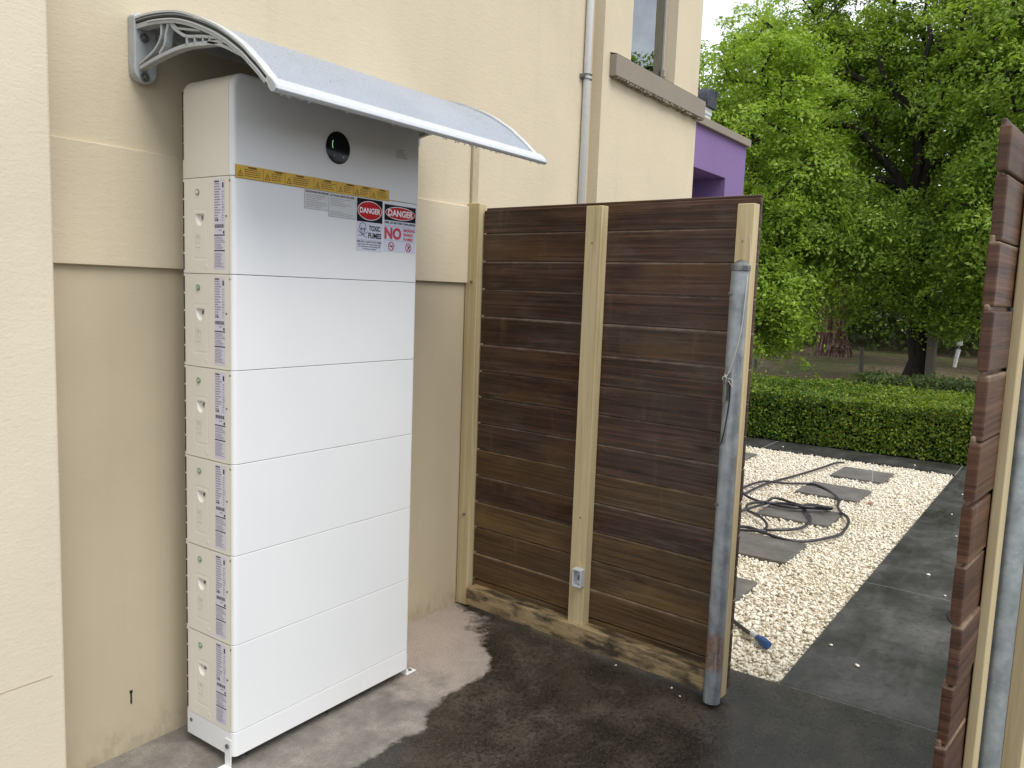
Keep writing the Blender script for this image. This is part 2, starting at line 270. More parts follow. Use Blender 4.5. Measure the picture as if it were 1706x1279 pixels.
# ------------------------------------------------------------------ geometry helpers
class B:
    def __init__(s): s.v = []; s.f = []; s.mi = []
    def add(s, vs, fs, mi=0):
        o = len(s.v); s.v += [tuple(map(float, p)) for p in vs]; s.f += [tuple(i+o for i in q) for q in fs]; s.mi += [mi]*len(fs); return s
    def box(s, x0, x1, y0, y1, z0, z1, mi=0):
        x0, x1 = sorted((x0, x1)); y0, y1 = sorted((y0, y1)); z0, z1 = sorted((z0, z1))
        return s.add([(x0, y0, z0), (x1, y0, z0), (x1, y1, z0), (x0, y1, z0), (x0, y0, z1), (x1, y0, z1), (x1, y1, z1), (x0, y1, z1)],
                     [(0, 3, 2, 1), (4, 5, 6, 7), (0, 1, 5, 4), (1, 2, 6, 5), (2, 3, 7, 6), (3, 0, 4, 7)], mi)
    def tube(s, pts, rad, seg=8, mi=0, cap=True):
        pts = [Vector(p) for p in pts]; n = len(pts)
        if not hasattr(rad, '__len__'): rad = [rad]*n
        vs = []; fs = []; up = None
        for i, p in enumerate(pts):
            d = (pts[min(i+1, n-1)]-pts[max(i-1, 0)]).normalized()
            if up is None: up = d.orthogonal().normalized()
            up = (up-d*up.dot(d)); up = up.normalized() if up.length > 1e-6 else d.orthogonal().normalized()
            sd_ = d.cross(up)
            for j in range(seg):
                a = 2*math.pi*j/seg; vs.append(p+(up*math.cos(a)+sd_*math.sin(a))*rad[i])
        for i in range(n-1):
            for j in range(seg):
                a = i*seg+j; b = i*seg+(j+1) % seg; fs.append((a, b, b+seg, a+seg))
        if cap: fs.append(tuple(range(seg))[::-1]); fs.append(tuple(range((n-1)*seg, n*seg)))
        return s.add(vs, fs, mi)
    def rings(s, rings, mi=0, cap=True):
        n = len(rings[0]); vs = [p for q in rings for p in q]; fs = []
        for i in range(len(rings)-1):
            for j in range(n):
                a = i*n+j; b = i*n+(j+1) % n; fs.append((a, b, b+n, a+n))
        if cap: fs.append(tuple(range(n))[::-1]); fs.append(tuple(range((len(rings)-1)*n, len(rings)*n)))
        return s.add(vs, fs, mi)
    def ribbon(s, pts, x0, x1, t, mi=0):
        """polyline in the y-z plane, thickness t, extruded x0..x1"""
        P = [Vector((a, b)) for a, b in pts]; n = len(P); up = []; lo = []
        for i in range(n):
            d = (P[min(i+1, n-1)]-P[max(i-1, 0)]).normalized(); q = Vector((-d.y, d.x))*t/2
            up.append(P[i]+q); lo.append(P[i]-q)
        prof = up+lo[::-1]; m_ = len(prof)
        vs = [(x0, p.x, p.y) for p in prof]+[(x1, p.x, p.y) for p in prof]; fs = [(j, (j+1) % m_, (j+1) % m_+m_, j+m_) for j in range(m_)]
        for i in range(n-1):
            fs.append((i+1, i, m_-1-i, m_-2-i)); fs.append((m_+i, m_+i+1, 2*m_-2-i, 2*m_-1-i))
        return s.add(vs, fs, mi)
    def mesh(s, name, mats, bevel=0, smooth=False, segs=2, angle=30):
        me = bpy.data.meshes.new(name); me.from_pydata(s.v, [], s.f)
        bm = bmesh.new(); bm.from_mesh(me)
        for q, i in zip(bm.faces, s.mi): q.material_index = i
        bmesh.ops.recalc_face_normals(bm, faces=bm.faces)
        if bevel:
            es = [e for e in bm.edges if len(e.link_faces) == 2 and e.calc_face_angle(0) > R(angle)]
            bmesh.ops.bevel(bm, geom=es, offset=bevel, segments=segs, profile=.5, affect='EDGES', clamp_overlap=True)
        bm.to_mesh(me); bm.free()
        for mm in (mats if isinstance(mats, (list, tuple)) else [mats]): me.materials.append(MT[mm] if isinstance(mm, str) else mm)
        if smooth:
            me.polygons.foreach_set('use_smooth', [True]*len(me.polygons))
            if smooth != 'all': me.set_sharp_from_angle(angle=R(smooth if not isinstance(smooth, bool) else 40))
        return me
    def obj(s, name, mats, parent=None, **kw): return link(name, s.mesh(name, mats, **kw), parent)

def link(name, me, parent=None, loc=None):
    o = bpy.data.objects.new(name, me); COL.objects.link(o)
    if parent is not None: o.parent = parent
    if loc is not None: o.location = loc
    return o
def tag(o, label=None, cat=None, group=None, kind=None):
    if label: o['label'] = label
    if cat: o['category'] = cat
    if group: o['group'] = group
    if kind: o['kind'] = kind
    return o
def thing(name, label, cat, loc=(0, 0, 0), rz=0, group=None):
    o = bpy.data.objects.new(name, None); COL.objects.link(o); o.location = loc; o.rotation_euler = (0, 0, rz); o.empty_display_size = .1
    return tag(o, label, cat, group)
def np_mesh(name, V, F, mat, smooth=False):
    """V (n,3) F (m,k) arrays"""
    me = bpy.data.meshes.new(name); k_ = F.shape[1]
    me.vertices.add(len(V)); me.vertices.foreach_set('co', np.ascontiguousarray(V, dtype=np.float32).ravel())
    me.loops.add(F.size); me.loops.foreach_set('vertex_index', np.ascontiguousarray(F, dtype=np.int32).ravel())
    me.polygons.add(len(F)); me.polygons.foreach_set('loop_start', np.arange(0, F.size, k_, dtype=np.int32))
    if smooth: me.polygons.foreach_set('use_smooth', np.ones(len(F), dtype=bool))
    me.materials.append(MT[mat] if isinstance(mat, str) else mat); me.update(calc_edges=True); me.validate(); return me

# ================================================================== SETTING
rng = np.random.default_rng(7); random.seed(7)
GX0, GX1, GY = 1.616, 6.54, -1.35
# far ground
b = B(); n = 60; xs = np.concatenate([np.linspace(-60, 6, 8), np.linspace(6.3, 45, 40), np.linspace(60, 900, 8)]); ys = np.concatenate([np.linspace(-600, -12, 8), np.linspace(-10, 20, 31), np.linspace(25, 600, 8)])
V = []
for x in xs:
    for y in ys:
        z = -.055
        if x > 9: z += .10*noise.noise((x*.35, y*.35, 0))*min(1, (x-9)/4)
        if x > 24: z += min(1.2, (x-24)*.035)
        V.append((x, y, z))
ny = len(ys); F = [(i*ny+j, (i+1)*ny+j, (i+1)*ny+j+1, i*ny+j+1) for i in range(len(xs)-1) for j in range(ny-1)]
tag(link('ground', np_mesh('ground', np.array(V), np.array(F), 'litter', True)), 'brown leaf-strewn ground running back under the trees', None, None, 'structure')

# concrete slab with a wet stain: signed distance to the dry patch kept per vertex
DRY = [(-.9, .2), (1.50, .2), (1.46, .06), (1.36, -.09), (1.28, -.15), (1.19, -.24), (1.09, -.375), (.976, -.445), (.913, -.450), (.824, -.445), (.755, -.431), (.712, -.448), (.60, -.473), (.523, -.53), (.46, -.512), (.387, -.504), (.30, -.512), (.227, -.509), (.1, -.5), (-.1, -.45), (-.3, -.34), (-.9, -.3)]
xs = np.arange(-2.4, GX0-.004, .02); xs[-1] = GX0-.004; ys = np.arange(-3.2, .30, .02)
X, Y = np.meshgrid(xs, ys, indexing='ij'); P = np.stack([X.ravel(), Y.ravel()], 1)
dmin = np.full(len(P), 9.); ins = np.zeros(len(P), bool); Q = np.array(DRY)
for i in range(len(Q)):
    a = Q[i]; c = Q[(i+1) % len(Q)]; ab = c-a; t = np.clip(((P-a)@ab)/(ab@ab), 0, 1); dmin = np.minimum(dmin, np.linalg.norm(P-(a+t[:, None]*ab), axis=1))
    cr = ((a[1] > P[:, 1]) != (c[1] > P[:, 1])) & (P[:, 0] < (c[0]-a[0])*(P[:, 1]-a[1])/(c[1]-a[1]+1e-12)+a[0]); ins ^= cr
sdist = np.where(ins, dmin, -dmin); wid = .012+.05*np.clip((P[:, 0]-1.12)/.15, 0, 1)
V = np.concatenate([P, np.zeros((len(P), 1))], 1); ny = len(ys)
I, J = np.meshgrid(np.arange(len(xs)-1), np.arange(ny-1), indexing='ij'); a = (I*ny+J).ravel(); F = np.stack([a, a+ny, a+ny+1, a+1], 1)
me = np_mesh('concrete_slab', V, F, 'slab'); at = me.attributes.new('sdw', 'FLOAT', 'POINT'); at.data.foreach_set('value', np.clip(sdist/wid, -8, 8).astype(np.float32))
tag(link('concrete_slab', me), 'concrete slab by the wall, pale and dry under the awning, wet beyond', None, None, 'structure')
b = B(); b.box(-9, GX0-.004, -9, 1.2, -.05, -.004)
tag(b.obj('concrete_apron', 'path'), None, None, None, 'structure')
# dark path slabs beside and beyond the gravel (each a slab of its own)
jx = [GX0, 3.057, 4.73, 6.54, 7.06]
pth = tag(thing('path', 'dark concrete path laid round the gravel bed', None), None, None, None, 'structure')
b = B(); b.box(GX0, 7.06, -3.6, GY, -.05, -.003); b.box(GX1, 7.06, GY+.0005, 4.5, -.05, -.003); b.obj('joint_bed', 'grout', pth)
def slab(x0, x1, y0, y1):
    b = B(); g = .004; gy1 = 0 if y1 == GY else g; gx0 = 0 if (x0 == GX1 and y0 >= GY) else g; gx1 = g; b.box(x0+gx0, x1-gx1, y0+g, y1-gy1, -.045, 0); return b.obj('path_slab', 'path', pth, bevel=.003, segs=1)
for i in range(4):
    for y0, y1 in ((-2.45, GY), (-3.6, -2.45)): slab(jx[i], jx[i+1], y0, y1)
for y0, y1 in ((GY, .35), (.35, 2.05), (2.05, 4.5)): slab(GX1, 7.06, y0, y1)

# gravel bed
b = B(); b.box(GX0, GX1, GY, 3.6, -.05, -.030); tag(b.obj('gravel_bed', 'gravel_base'), None, None, None, 'structure')
STONES = [(5.67, 6.13, -.93, -.52, 'flat grey stepping stone on the gravel, nearest the hedge'), (4.85, 5.30, -.92, -.47, 'grey stepping stone crossed by the outer loop of hose'),
          (4.00, 4.42, -.92, -.45, 'grey stepping stone lying under the bundled coil of hose'), (3.06, 3.50, -.93, -.46, 'large-looking grey stepping stone on the gravel just short of the hose loop'),
          (2.26, 2.65, -.92, -.46, 'stepping stone on the gravel half hidden behind the steel post, nearest the gate'), (5.70, 6.12, .26, .70, 'stepping stone on the gravel peeping out behind the timber gate at the far left')]
for k_, (x0, x1, y0, y1, lb) in enumerate(STONES):
    o = thing('stepping_stone', lb, 'stepping stone', ((x0+x1)/2, (y0+y1)/2, 0), R(random.uniform(-2, 2)), 'stepping stones set in the gravel')
    b = B(); hx, hy = (x1-x0)/2, (y1-y0)/2; b.box(-hx, hx, -hy, hy, -.03, .009)
    me = b.mesh('stepping_stone', 'stone', bevel=.004)
    COL.objects.unlink(o); bpy.data.objects.remove(o); o = link('stepping_stone', me); o.location = ((x0+x1)/2, (y0+y1)/2, 0); o.rotation_euler = (0, 0, R(random.uniform(-2, 2)))
    tag(o, lb, 'stepping stone', 'stepping stones set in the gravel')
def ico(sub):
    bm = bmesh.new(); bmesh.ops.create_icosphere(bm, subdivisions=sub, radius=1); V = np.array([v.co[:] for v in bm.verts]); F = np.array([[v.index for v in q.verts] for q in bm.faces]); bm.free(); return V, F
def pebbles(P, size, sub, sr):
    V0, F0 = ico(sub); n = len(P)
    sc = size[:, None]*np.stack([sr.uniform(.8, 1.25, n), sr.uniform(.62, .95, n), sr.uniform(.42, .7, n)], 1)
    a = sr.uniform(0, 6.28, n); tl = sr.normal(0, .35, n)
    W = V0[None]*(1+sr.normal(0, .07, (n, len(V0), 1)))*sc[:, None]
    ct, st = np.cos(tl)[:, None], np.sin(tl)[:, None]; W = np.stack([W[..., 0]*ct-W[..., 2]*st, W[..., 1], W[..., 0]*st+W[..., 2]*ct], -1)
    ca, sa = np.cos(a)[:, None], np.sin(a)[:, None]; W = np.stack([W[..., 0]*ca-W[..., 1]*sa, W[..., 0]*sa+W[..., 1]*ca, W[..., 2]], -1)
    W += P[:, None]; F = F0[None]+(np.arange(n)*len(V0))[:, None, None]
    return W.reshape(-1, 3), F.reshape(-1, 3)
VV = []; FF = []; off = 0
for x0, x1, sub, dens in ((GX0, 2.4, 2, 7200), (2.4, GX1, 1, 6600)):
    n = int((x1-x0)*4.6*dens); P = np.stack([rng.uniform(x0, x1, n), rng.uniform(GY, 2.9, n), rng.uniform(-.026, -.004, n)], 1)
    keep = P[:, 1] < -1.24+.343*(P[:, 0]-1.36)+.75
    keep &= ~((P[:, 1] > .2) & (P[:, 0] < 5.3)) & ~((P[:, 1] > -.02) & (P[:, 0] < 3.75)) & (P[:, 1] > GY+.008) & (P[:, 0] > GX0+.008) & (P[:, 0] < GX1-.006)
    for sx0, sx1, sy0, sy1, _ in STONES:
        keep &= ~((P[:, 0] > sx0) & (P[:, 0] < sx1) & (P[:, 1] > sy0) & (P[:, 1] < sy1))
    P = P[keep]; V, F = pebbles(P, rng.gamma(9, .0081/9, len(P)).clip(.0045, .015), sub, rng); VV.append(V); FF.append(F+off); off += len(V)
tag(link('gravel', np_mesh('gravel', np.concatenate(VV), np.concatenate(FF), 'pebble', True)), 'bed of pale cream rounded pebbles', 'gravel', None, 'stuff')
sp = [(1.965, -1.555), (2.30, -1.50), (2.62, -1.95), (2.9, -1.42), (3.4, -1.6), (3.62, -1.52), (3.85, -1.75), (4.2, -1.47), (4.35, -1.62), (4.6, -1.5), (4.95, -1.52), (5.2, -1.62), (5.7, -1.5), (6.0, -1.58), (6.7, -1.0), (6.8, -.3), (6.72, .2), (6.9, -1.3), (2.1, -1.42), (1.72, -1.62), (3.1, -1.72), (2.45, -1.44)][::2]
V, F = pebbles(np.array([[0, 0, 0]]), np.array([.011]), 2, rng); pm = np_mesh('stray_pebble', V, F, 'pebble', True)
for x, y in sp:
    o = link('stray_pebble', pm, None, (x, y, .005)); o.rotation_euler = (0, 0, random.uniform(0, 6)); q = random.uniform(.55, .95); o.scale = (q, q, q)
    tag(o, 'single pale pebble strayed onto the dark path', 'pebble', 'pebbles strayed onto the path')
for x, y in ((1.55, -.50), (1.49, -.62), (1.37, -1.05), (1.33, -1.10), (1.40, -.80)):
    o = link('stray_pebble', pm, None, (x-.06, y, .004)); o.rotation_euler = (0, 0, random.uniform(0, 6)); q = random.uniform(.3, .55); o.scale = (q, q, q)
    tag(o, 'tiny pale pebble caught at the foot of the timber gate', 'pebble', 'pebbles at the foot of the gate')

# ================================================================== HOUSE
house = thing('house', 'cream rendered house wall with white conduit, small window and purple wing', 'house', (0, .5, 0))
def hp(name, mats, b, **kw):
    o = b.obj(name, mats, house, **kw); o.location = (0, -.5, 0); return o
T = 6.2
b = B(); b.box(-.40, 2.46, .090, 1.2, -.05, 1.472); hp('lower_wall', 'render_low', b)
b = B(); b.box(-.40, 1.4445, .074, 1.2, 1.472, 1.804); b.box(1.4445, 2.46, .086, 1.2, 1.4725, 1.8045); hp('wall_band', 'render', b, bevel=.002, segs=1)
b = B(); b.box(-.40, 2.46, .086, 1.2, 1.804, T); hp('upper_wall', 'render', b)
b = B(); b.box(-4.5, -.389, -.05, 1.2, -.05, T); hp('pier', 'render_pier', b, bevel=.006)
b = B(); b.box(-.56, -.42, -.0508, -.0495, .392, .3945); hp('scored_line', 'trim', b).rotation_euler = (0, 0, 0)
b = B(); b.box(1.447, 1.490, .071, .0855, 1.806, 2.115); hp('cover_strip', 'trim', b, bevel=.002, segs=1)
b = B(); b.box(.0, .0, 0, 0, 0, 0); 
b = B(); b.box(-.132, -.126, .0885, .0905, .148, .188); b.box(-.134, -.124, .0885, .0905, .182, .192); hp('wall_slot', 'gap', b, bevel=.001, segs=1)
# proud bay with window
PY = .023; wx0, wx1, wz0, wz1 = 2.76, 3.335, 2.66, 4.1
b = B()
b.box(2.452, wx0, PY, 1.2, -.05, T); b.box(wx1, 3.698, PY, 1.2, -.05, T); b.box(wx0, wx1, PY, 1.2, -.05, wz0); b.box(wx0, wx1, PY, 1.2, wz1, T)
hp('bay_wall', 'render', b)
b = B(); b.box(2.524, 3.736, -.020, PY+.0, 2.598, 2.710); b.add([(2.524, -.020, 2.710), (3.736, -.020, 2.710), (3.736, PY, 2.722), (2.524, PY, 2.722)], [(0, 1, 2, 3)])
sill = hp('window_sill', 'taupe', b, bevel=.004)
b = B(); rs = random.Random(3)
for i in range(34):
    x = 2.55+i*.035; b.box(x, x+rs.uniform(.012, .034), -.012-rs.uniform(0, .006), .02, 2.598-rs.uniform(.004, .012), 2.5985)
tag(hp('sill_mortar', 'taupe', b), kind='stuff')
win = hp('window', 'frame', B().box(wx0, wx0+.035, .085, .12, wz0, wz1).box(wx1-.035, wx1, .085, .12, wz0, wz1).box(wx0+.035, wx1-.035, .085, .12, wz0, wz0+.05).box(wx0+.035, wx1-.035, .085, .12, wz1-.05, wz1), bevel=.002)
def wp(name, mats, b, **kw): o = b.obj(name, mats, win, **kw); return o
wp('pane', 'glass', B().box(wx0+.03, wx1-.03, .097, .101, wz0+.04, wz1-.04))
wp('blind', 'blind', B().box(wx0+.17, wx1-.03, .20, .205, wz0, wz1))
wp('bright_strip', 'bright_strip', B().box(wx0+.02, wx0+.165, .25, .255, wz0, wz1))  # pale panel added behind the glass to make its bright left strip
wp('window_latch', 'frame', B().box(wx1-.040, wx1-.022, .070, .086, wz0+.115, wz0+.165), bevel=.005)
# purple wing
QY = .25
b = B(); n0, n1, nz1 = 4.10, 4.845, 2.385
b.box(3.70, n0, QY, 1.2, -.05, 2.685); b.box(n1, 5.262, QY, 1.2, -.05, 2.685); b.box(n0, n1, QY, 1.2, nz1, 2.685); b.box(n0, n1, QY, 1.2, -.05, .9)
hp('purple_wing', 'purple', b)
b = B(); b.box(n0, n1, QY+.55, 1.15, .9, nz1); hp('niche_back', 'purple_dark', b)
b = B(); b.box(3.70, 5.29, QY-.03, 1.2, 2.687, 2.745); hp('parapet_cap', 'taupe', b, bevel=.004)
# roof ridge end showing past the sill
b = B(); cx, cz, r1 = 5.24, 3.075, .10
rg = [[(cx+rr*math.cos(a), yy, cz+1.0*rr*math.sin(a)) for a in np.linspace(-.5, math.pi+.5, 15)] for yy, rr in ((.56, r1), (.60, r1+.012), (1.15, r1))]
b.rings(rg); b.box(cx+.085, cx+.13, .56, 1.1, cz+.06, cz+.10); hp('ridge_tile', 'tile', b, smooth=40)
b = B()
for i in range(8): b.box(cx-.14, cx+.075-.012*i, .575+.004*(i % 2), 1.1, 2.80+(7-i)*.032+.003, 2.80+(8-i)*.032)
hp('roof_edge', 'tile_pale', b, bevel=.004)
# conduit
b = B(); b.tube([(2.365, .066, 1.0), (2.374, .066, T)], .0185, 12); cdt = thing('conduit_pipe', 'white plastic conduit pipe running up the cream wall', 'pipe', (2.37, .066, 1.0))
o = b.obj('pipe', 'pvc', cdt, smooth='all'); o.location = (-2.37, -.066, -1.0)
b = B()
for dz in (-.012, .012): b.tube([(2.347, .086, 2.563+dz), (2.347, .05, 2.563+dz), (2.358, .045, 2.563+dz), (2.385, .045, 2.563+dz), (2.391, .052, 2.563+dz), (2.391, .086, 2.563+dz)], .003, 6)
b.box(2.325, 2.349, .07, .088, 2.553, 2.573); b.tube([(2.337, .071, 2.563), (2.337, .06, 2.563)], .006, 8)
o = b.obj('saddle_clip', 'galv_dark', cdt); o.location = (-2.37, -.066, -1.0)

# ================================================================== AWNING
aw = thing('awning', 'arched blue-white awning with grey brackets, dripping above the battery stack', 'awning', (.47, .086, 2.155))
def ap(name, mats, b, parent=None, **kw):
    o = b.obj(name, mats, parent or aw, **kw)
    if parent is None: o.location = (-.47, -.086, -2.155)
    return o
PR = [(.084, 2.150), (.02, 2.153), (-.053, 2.150), (-.137, 2.139), (-.217, 2.116), (-.294, 2.086), (-.344, 2.062), (-.393, 2.033), (-.425, 2.012), (-.452, 1.990), (-.482, 1.966), (-.509, 1.941), (-.535, 1.918)]
def spline(P, n=3):
    out_ = []
    for i in range(len(P)-1):
        p0 = P[max(i-1, 0)]; p1 = P[i]; p2 = P[i+1]; p3 = P[min(i+2, len(P)-1)]
        for j in range(n):
            t = j/n; out_.append(tuple(.5*((2*b_)+(-a_+c_)*t+(2*a_-5*b_+4*c_-d_)*t*t+(-a_+3*b_-3*c_+d_)*t**3) for a_, b_, c_, d_ in zip(p0, p1, p2, p3)))
    out_.append(tuple(P[-1])); return out_
SPR = spline(PR)
AX0, AX1 = -.107, 1.052
ap('sheet', 'poly', B().ribbon(SPR, AX0+.004, AX1-.004, .004), smooth=50)
for x in (AX0, AX1-.026):
    ap('edge_trim', 'alu', B().ribbon([(y+.0, z+.0065) for y, z in SPR], x, x+.026, .0055), smooth=50)
    ap('edge_seal', 'seal', B().ribbon([(y, z-.0055) for y, z in SPR], x+.002, x+.024, .0045), smooth=50)
    ap('edge_flange', 'alu', B().ribbon([(y-.002, z-.013) for y, z in SPR[4:]], x+.001, x+.025, .0035), smooth=50)
b = B(); prof = [(-.528, 1.927), (-.535, 1.932), (-.548, 1.924), (-.563, 1.909), (-.566, 1.900), (-.560, 1.893), (-.548, 1.894), (-.538, 1.904)]
b.rings([[(x, y, z) for y, z in prof] for x in (AX0-.006, AX1+.006)]); bar = ap('front_gutter', 'alu', b, bevel=.002)
for x in (AX0-.010, AX1+.004):
    b = B(); b.rings([[(xx, y*1.0-.001*0, z) for y, z in prof] for xx in (x, x+.006)]); ap('end_cap', 'bracket', b)
b = B(); b.box(AX0, AX1, .066, .0855, 2.128, 2.172); ap('wall_rail', 'alu', b, bevel=.003)
b = B(); rs = random.Random(5); V0, F0 = ico(1)
for i in range(46):
    x = rs.uniform(AX0, AX1); q = rs.uniform(.0016, .0034); b.add([(x+v[0]*q, -.552+rs.uniform(-.001, .001)+v[1]*q, 1.893-q*.5+v[2]*q*1.25) for v in V0], [tuple(t) for t in F0])
for i in range(260):
    k_ = rs.randrange(14, len(SPR)); yy, zz_ = SPR[k_]; q = rs.uniform(.0010, .0024); x = rs.uniform(AX0+.03, AX1-.03)
    b.add([(x+v[0]*q, yy+v[1]*q, zz_+.0026+v[2]*q*.6) for v in V0], [tuple(t) for t in F0])
tag(ap('water_drops', 'drop', b, smooth='all'), None, None, None, 'stuff')
RIB = [([(.045, 2.024), (-.013, 2.036), (-.085, 2.047), (-.149, 2.053), (-.211, 2.052), (-.296, 2.045), (-.353, 2.043)], .011),
       ([(.045, 2.036), (-.014, 2.056), (-.043, 2.073), (-.062, 2.099), (-.061, 2.135)], .008),
       ([(-.052, 2.050), (-.076, 2.069), (-.083, 2.094), (-.090, 2.110), (-.100, 2.131)], .009),
       ([(-.100, 2.131), (-.118, 2.109), (-.149, 2.090), (-.180, 2.077), (-.250, 2.067), (-.345, 2.048)], .008),
       ([(-.18, 2.077), (-.18, 2.052)], .007), ([(-.215, 2.072), (-.215, 2.051)], .006), ([(-.25, 2.067), (-.25, 2.049)], .006), ([(-.279, 2.062), (-.279, 2.047)], .006),
       ([(-.270, 2.050), (-.330, 2.034), (-.409, 2.000)], .008), ([(.043, 2.137), (-.058, 2.132)], .008), ([(-.108, 2.128), (-.135, 2.105), (-.16, 2.099), (-.24, 2.083)], .006),
       ([(-.108, 2.130), (-.18, 2.112), (-.245, 2.086)], .006)]
for x in (-.103, 1.022):
    br = ap('bracket', 'bracket', B().ribbon([(y, z-.0165) for y, z in SPR[1:-3]], x, x+.028, .013), smooth=50)
    for q, t in RIB: B().ribbon(spline([(a_, c_) for a_, c_ in q], 3) if len(q) > 2 else q, x+.003, x+.024, t).obj('rib', 'bracket', br, bevel=.0012, segs=1)
    cxx = x+.028; a_ = np.linspace(math.pi, 2*math.pi, 11)
    o2 = [(cxx-.034, 2.166), *[(cxx+.034*math.cos(t), 2.022+.034*math.sin(t)) for t in a_], (cxx+.034, 2.166), (cxx+.02, 2.176), (cxx-.02, 2.176)]
    B().rings([[(p_, y, q_) for p_, q_ in o2] for y in (.0858, .052)]).obj('wall_plate', 'bracket', br, bevel=.004)
    for zz_ in (2.110, 2.004): B().tube([(cxx-.006, .053, zz_), (cxx-.006, .046, zz_)], .0125, 14).tube([(cxx-.006, .047, zz_), (cxx-.006, .037, zz_)], .0068, 6).obj('anchor_bolt', 'galv_dark', br)
    B().box(x+.006, x+.010, -.225, -.125, 2.094, 2.112).obj('dark_insert', 'seal', br, bevel=.004)

# ================================================================== BATTERY STACK
BW, BD = .7586, .2388; Z0 = .035; ZB = .1105; MH = .27; ZI = ZB+6*MH; ZT = 2.010
bat = thing('battery_stack', 'tall white home battery stack of six modules with inverter on top', 'battery', (BW/2, -BD/2, 0))
OFF = Vector((-BW/2, BD/2, 0))
def bp(name, mats, b, parent=None, **kw):
    o = b.obj(name, mats, parent or bat, **kw)
    if parent is None: o.location = OFF
    return o
def plan(d=0, notch=False):
    pts = []
    for cx, cy, rr, a0 in ((0, -BD, .016, 180), (BW, -BD, .016, 270), (BW, 0, .006, 0), (0, 0, .006, 90)):
        sx = 1 if cx == 0 else -1; sy = 1 if cy < 0 else -1
        for j in range(7):
            a = R(a0+90*j/6); pts.append((cx+sx*rr+(rr-d)*math.cos(a), cy+sy*rr+(rr-d)*math.sin(a)))
    if notch: pts += [(d, -.017), (.019, -.017), (.019, -.2205), (d, -.2205)]
    return pts
def prism(z0, z1, ch=.0011, notch=False):
    b = B(); return b.rings([[(x, y, z) for x, y in plan(d, notch)] for z, d in ((z0, ch), (z0+ch*.4, ch*.35), (z0+ch, 0), (z1-ch, 0), (z1-ch*.4, ch*.35), (z1, ch))])
bp('core', 'gap', B().box(.021, BW-.006, -BD+.006, -.004, Z0+.01, ZI+.05))
mod_me = prism(.0008, MH-.0008, notch=True).mesh('battery_module', 'white_paint', smooth=30)
# side panel with its pressed thumb recess
ysd = np.linspace(-.2245, -.014, 92); zsd = np.linspace(.0009, MH-.0009, 118); V = []
for y in ysd:
    for z in zsd:
        du = (y+.086)/.0185; dv = (z-.166)/.030; d_ = 0
        if dv < 0:
            q = 1-du*du-dv*dv
            if q > 0: d_ = .013*math.sqrt(q)
        rx = max(abs(y+.088)-.027, 0); rz_ = max(abs(z-.1115)-.064, 0); rr = math.hypot(rx, rz_)
        gr = .0009*math.exp(-((rr-.005)/.0016)**2)
        bt = .0012*max(0, 1-math.hypot(y+.118, z-.019)/.009)
        V.append((-.0012+d_+gr-bt, y, z))
nz_ = len(zsd); F = np.array([(i*nz_+j, i*nz_+j+1, (i+1)*nz_+j+1, (i+1)*nz_+j) for i in range(len(ysd)-1) for j in range(nz_-1)])
panel_me = np_mesh('side_panel', np.array(V), F, 'white_side', True)
def label_mesh():
    b = B(); x = -.0016; rs = random.Random(11)
    def q(y0, y1, z0, z1, mi, dx=0): b.add([(x-dx, -y0, z0), (x-dx, -y1, z0), (x-dx, -y1, z1), (x-dx, -y0, z1)], [(0, 1, 2, 3)], mi)
    q(.155, .204, .012, .262, 0)
    q(.157, .178, .254, .2575, 1, .0003); q(.193, .199, .238, .252, 1, .0003)
    for i in range(17):
        z = .2475-i*.0072; w_ = rs.uniform(.016, .030)
        if z < .14: break
        q(.157, .157+w_, z, z+.0032, 2, .0003)
        if i > 2: q(.192, .192+rs.uniform(.004, .009), z, z+.0032, 2, .0003)
    for i in range(14): 
        y = .159+i*.0029; q(y, y+rs.choice((.001, .0016, .0022)), .128, .138, 1, .0003)
    q(.160, .166, .147, .153, 2, .0003); q(.168, .173, .147, .153, 1, .0003); q(.176, .190, .120, .123, 2, .0003); q(.196, .202, .112, .119, 1, .0003)
    q(.155, .204, .1065, .1095, 1, .0003); q(.155, .204, .0875, .0898, 2, .0003); q(.155, .204, .0635, .0665, 1, .0003)
    for z0, z1 in ((.091, .105), (.069, .086), (.015, .061)):
        z = z1-.004
        while z > z0:
            q(.160, .160+rs.uniform(.025, .041), z, z+.0018, 2, .0003); z -= .0042
        q(.157, .1585, z0+.002, z1-.002, 2, .0003)
    return b.mesh('rating_label', ['lilac', 'ink', 'ink_soft'])
lab_me = label_mesh()
def bounce_tint_side(me, ymin=-.23):  # gives the left-facing faces the painted bounce-light tint
    me.materials.append(MT['white_side'])
    for p_ in me.polygons:
        if p_.normal.x < -.55 and p_.center.x < .02 and p_.center.y > ymin: p_.material_index = len(me.materials)-1
bounce_tint_side(mod_me)
slot_me = B().box(-.0013, .004, -.0095, -.0055, 0, .046).mesh('vent_slot', 'slot')
led_me = B().tube([(0, 0, 0), (-.0035, 0, 0)], .0088, 18).mesh('status_light', 'led_ring'); led2_me = B().tube([(-.0034, 0, 0), (-.0048, 0, 0)], .0052, 14).mesh('lens', 'green_led')
led_amber = B().tube([(-.0034, 0, 0), (-.0048, 0, 0)], .0048, 14).mesh('lens', 'white_side'); led_grey = B().tube([(0, 0, 0), (-.0035, 0, 0)], .0088, 18).mesh('status_light', 'ink_faint')
b = B()
for a0, a1 in ((-.3, 1.27), (1.87, 3.44), (3.6, 4.4), (5.0, 5.85)):
    t = np.linspace(a0+.2, a1, 9); b.add([(-.0028, -.079+rr*.72*math.cos(a), .098+rr*math.sin(a)) for rr in (.0138, .0150) for a in t], [(i, i+1, i+10, i+9) for i in range(8)])
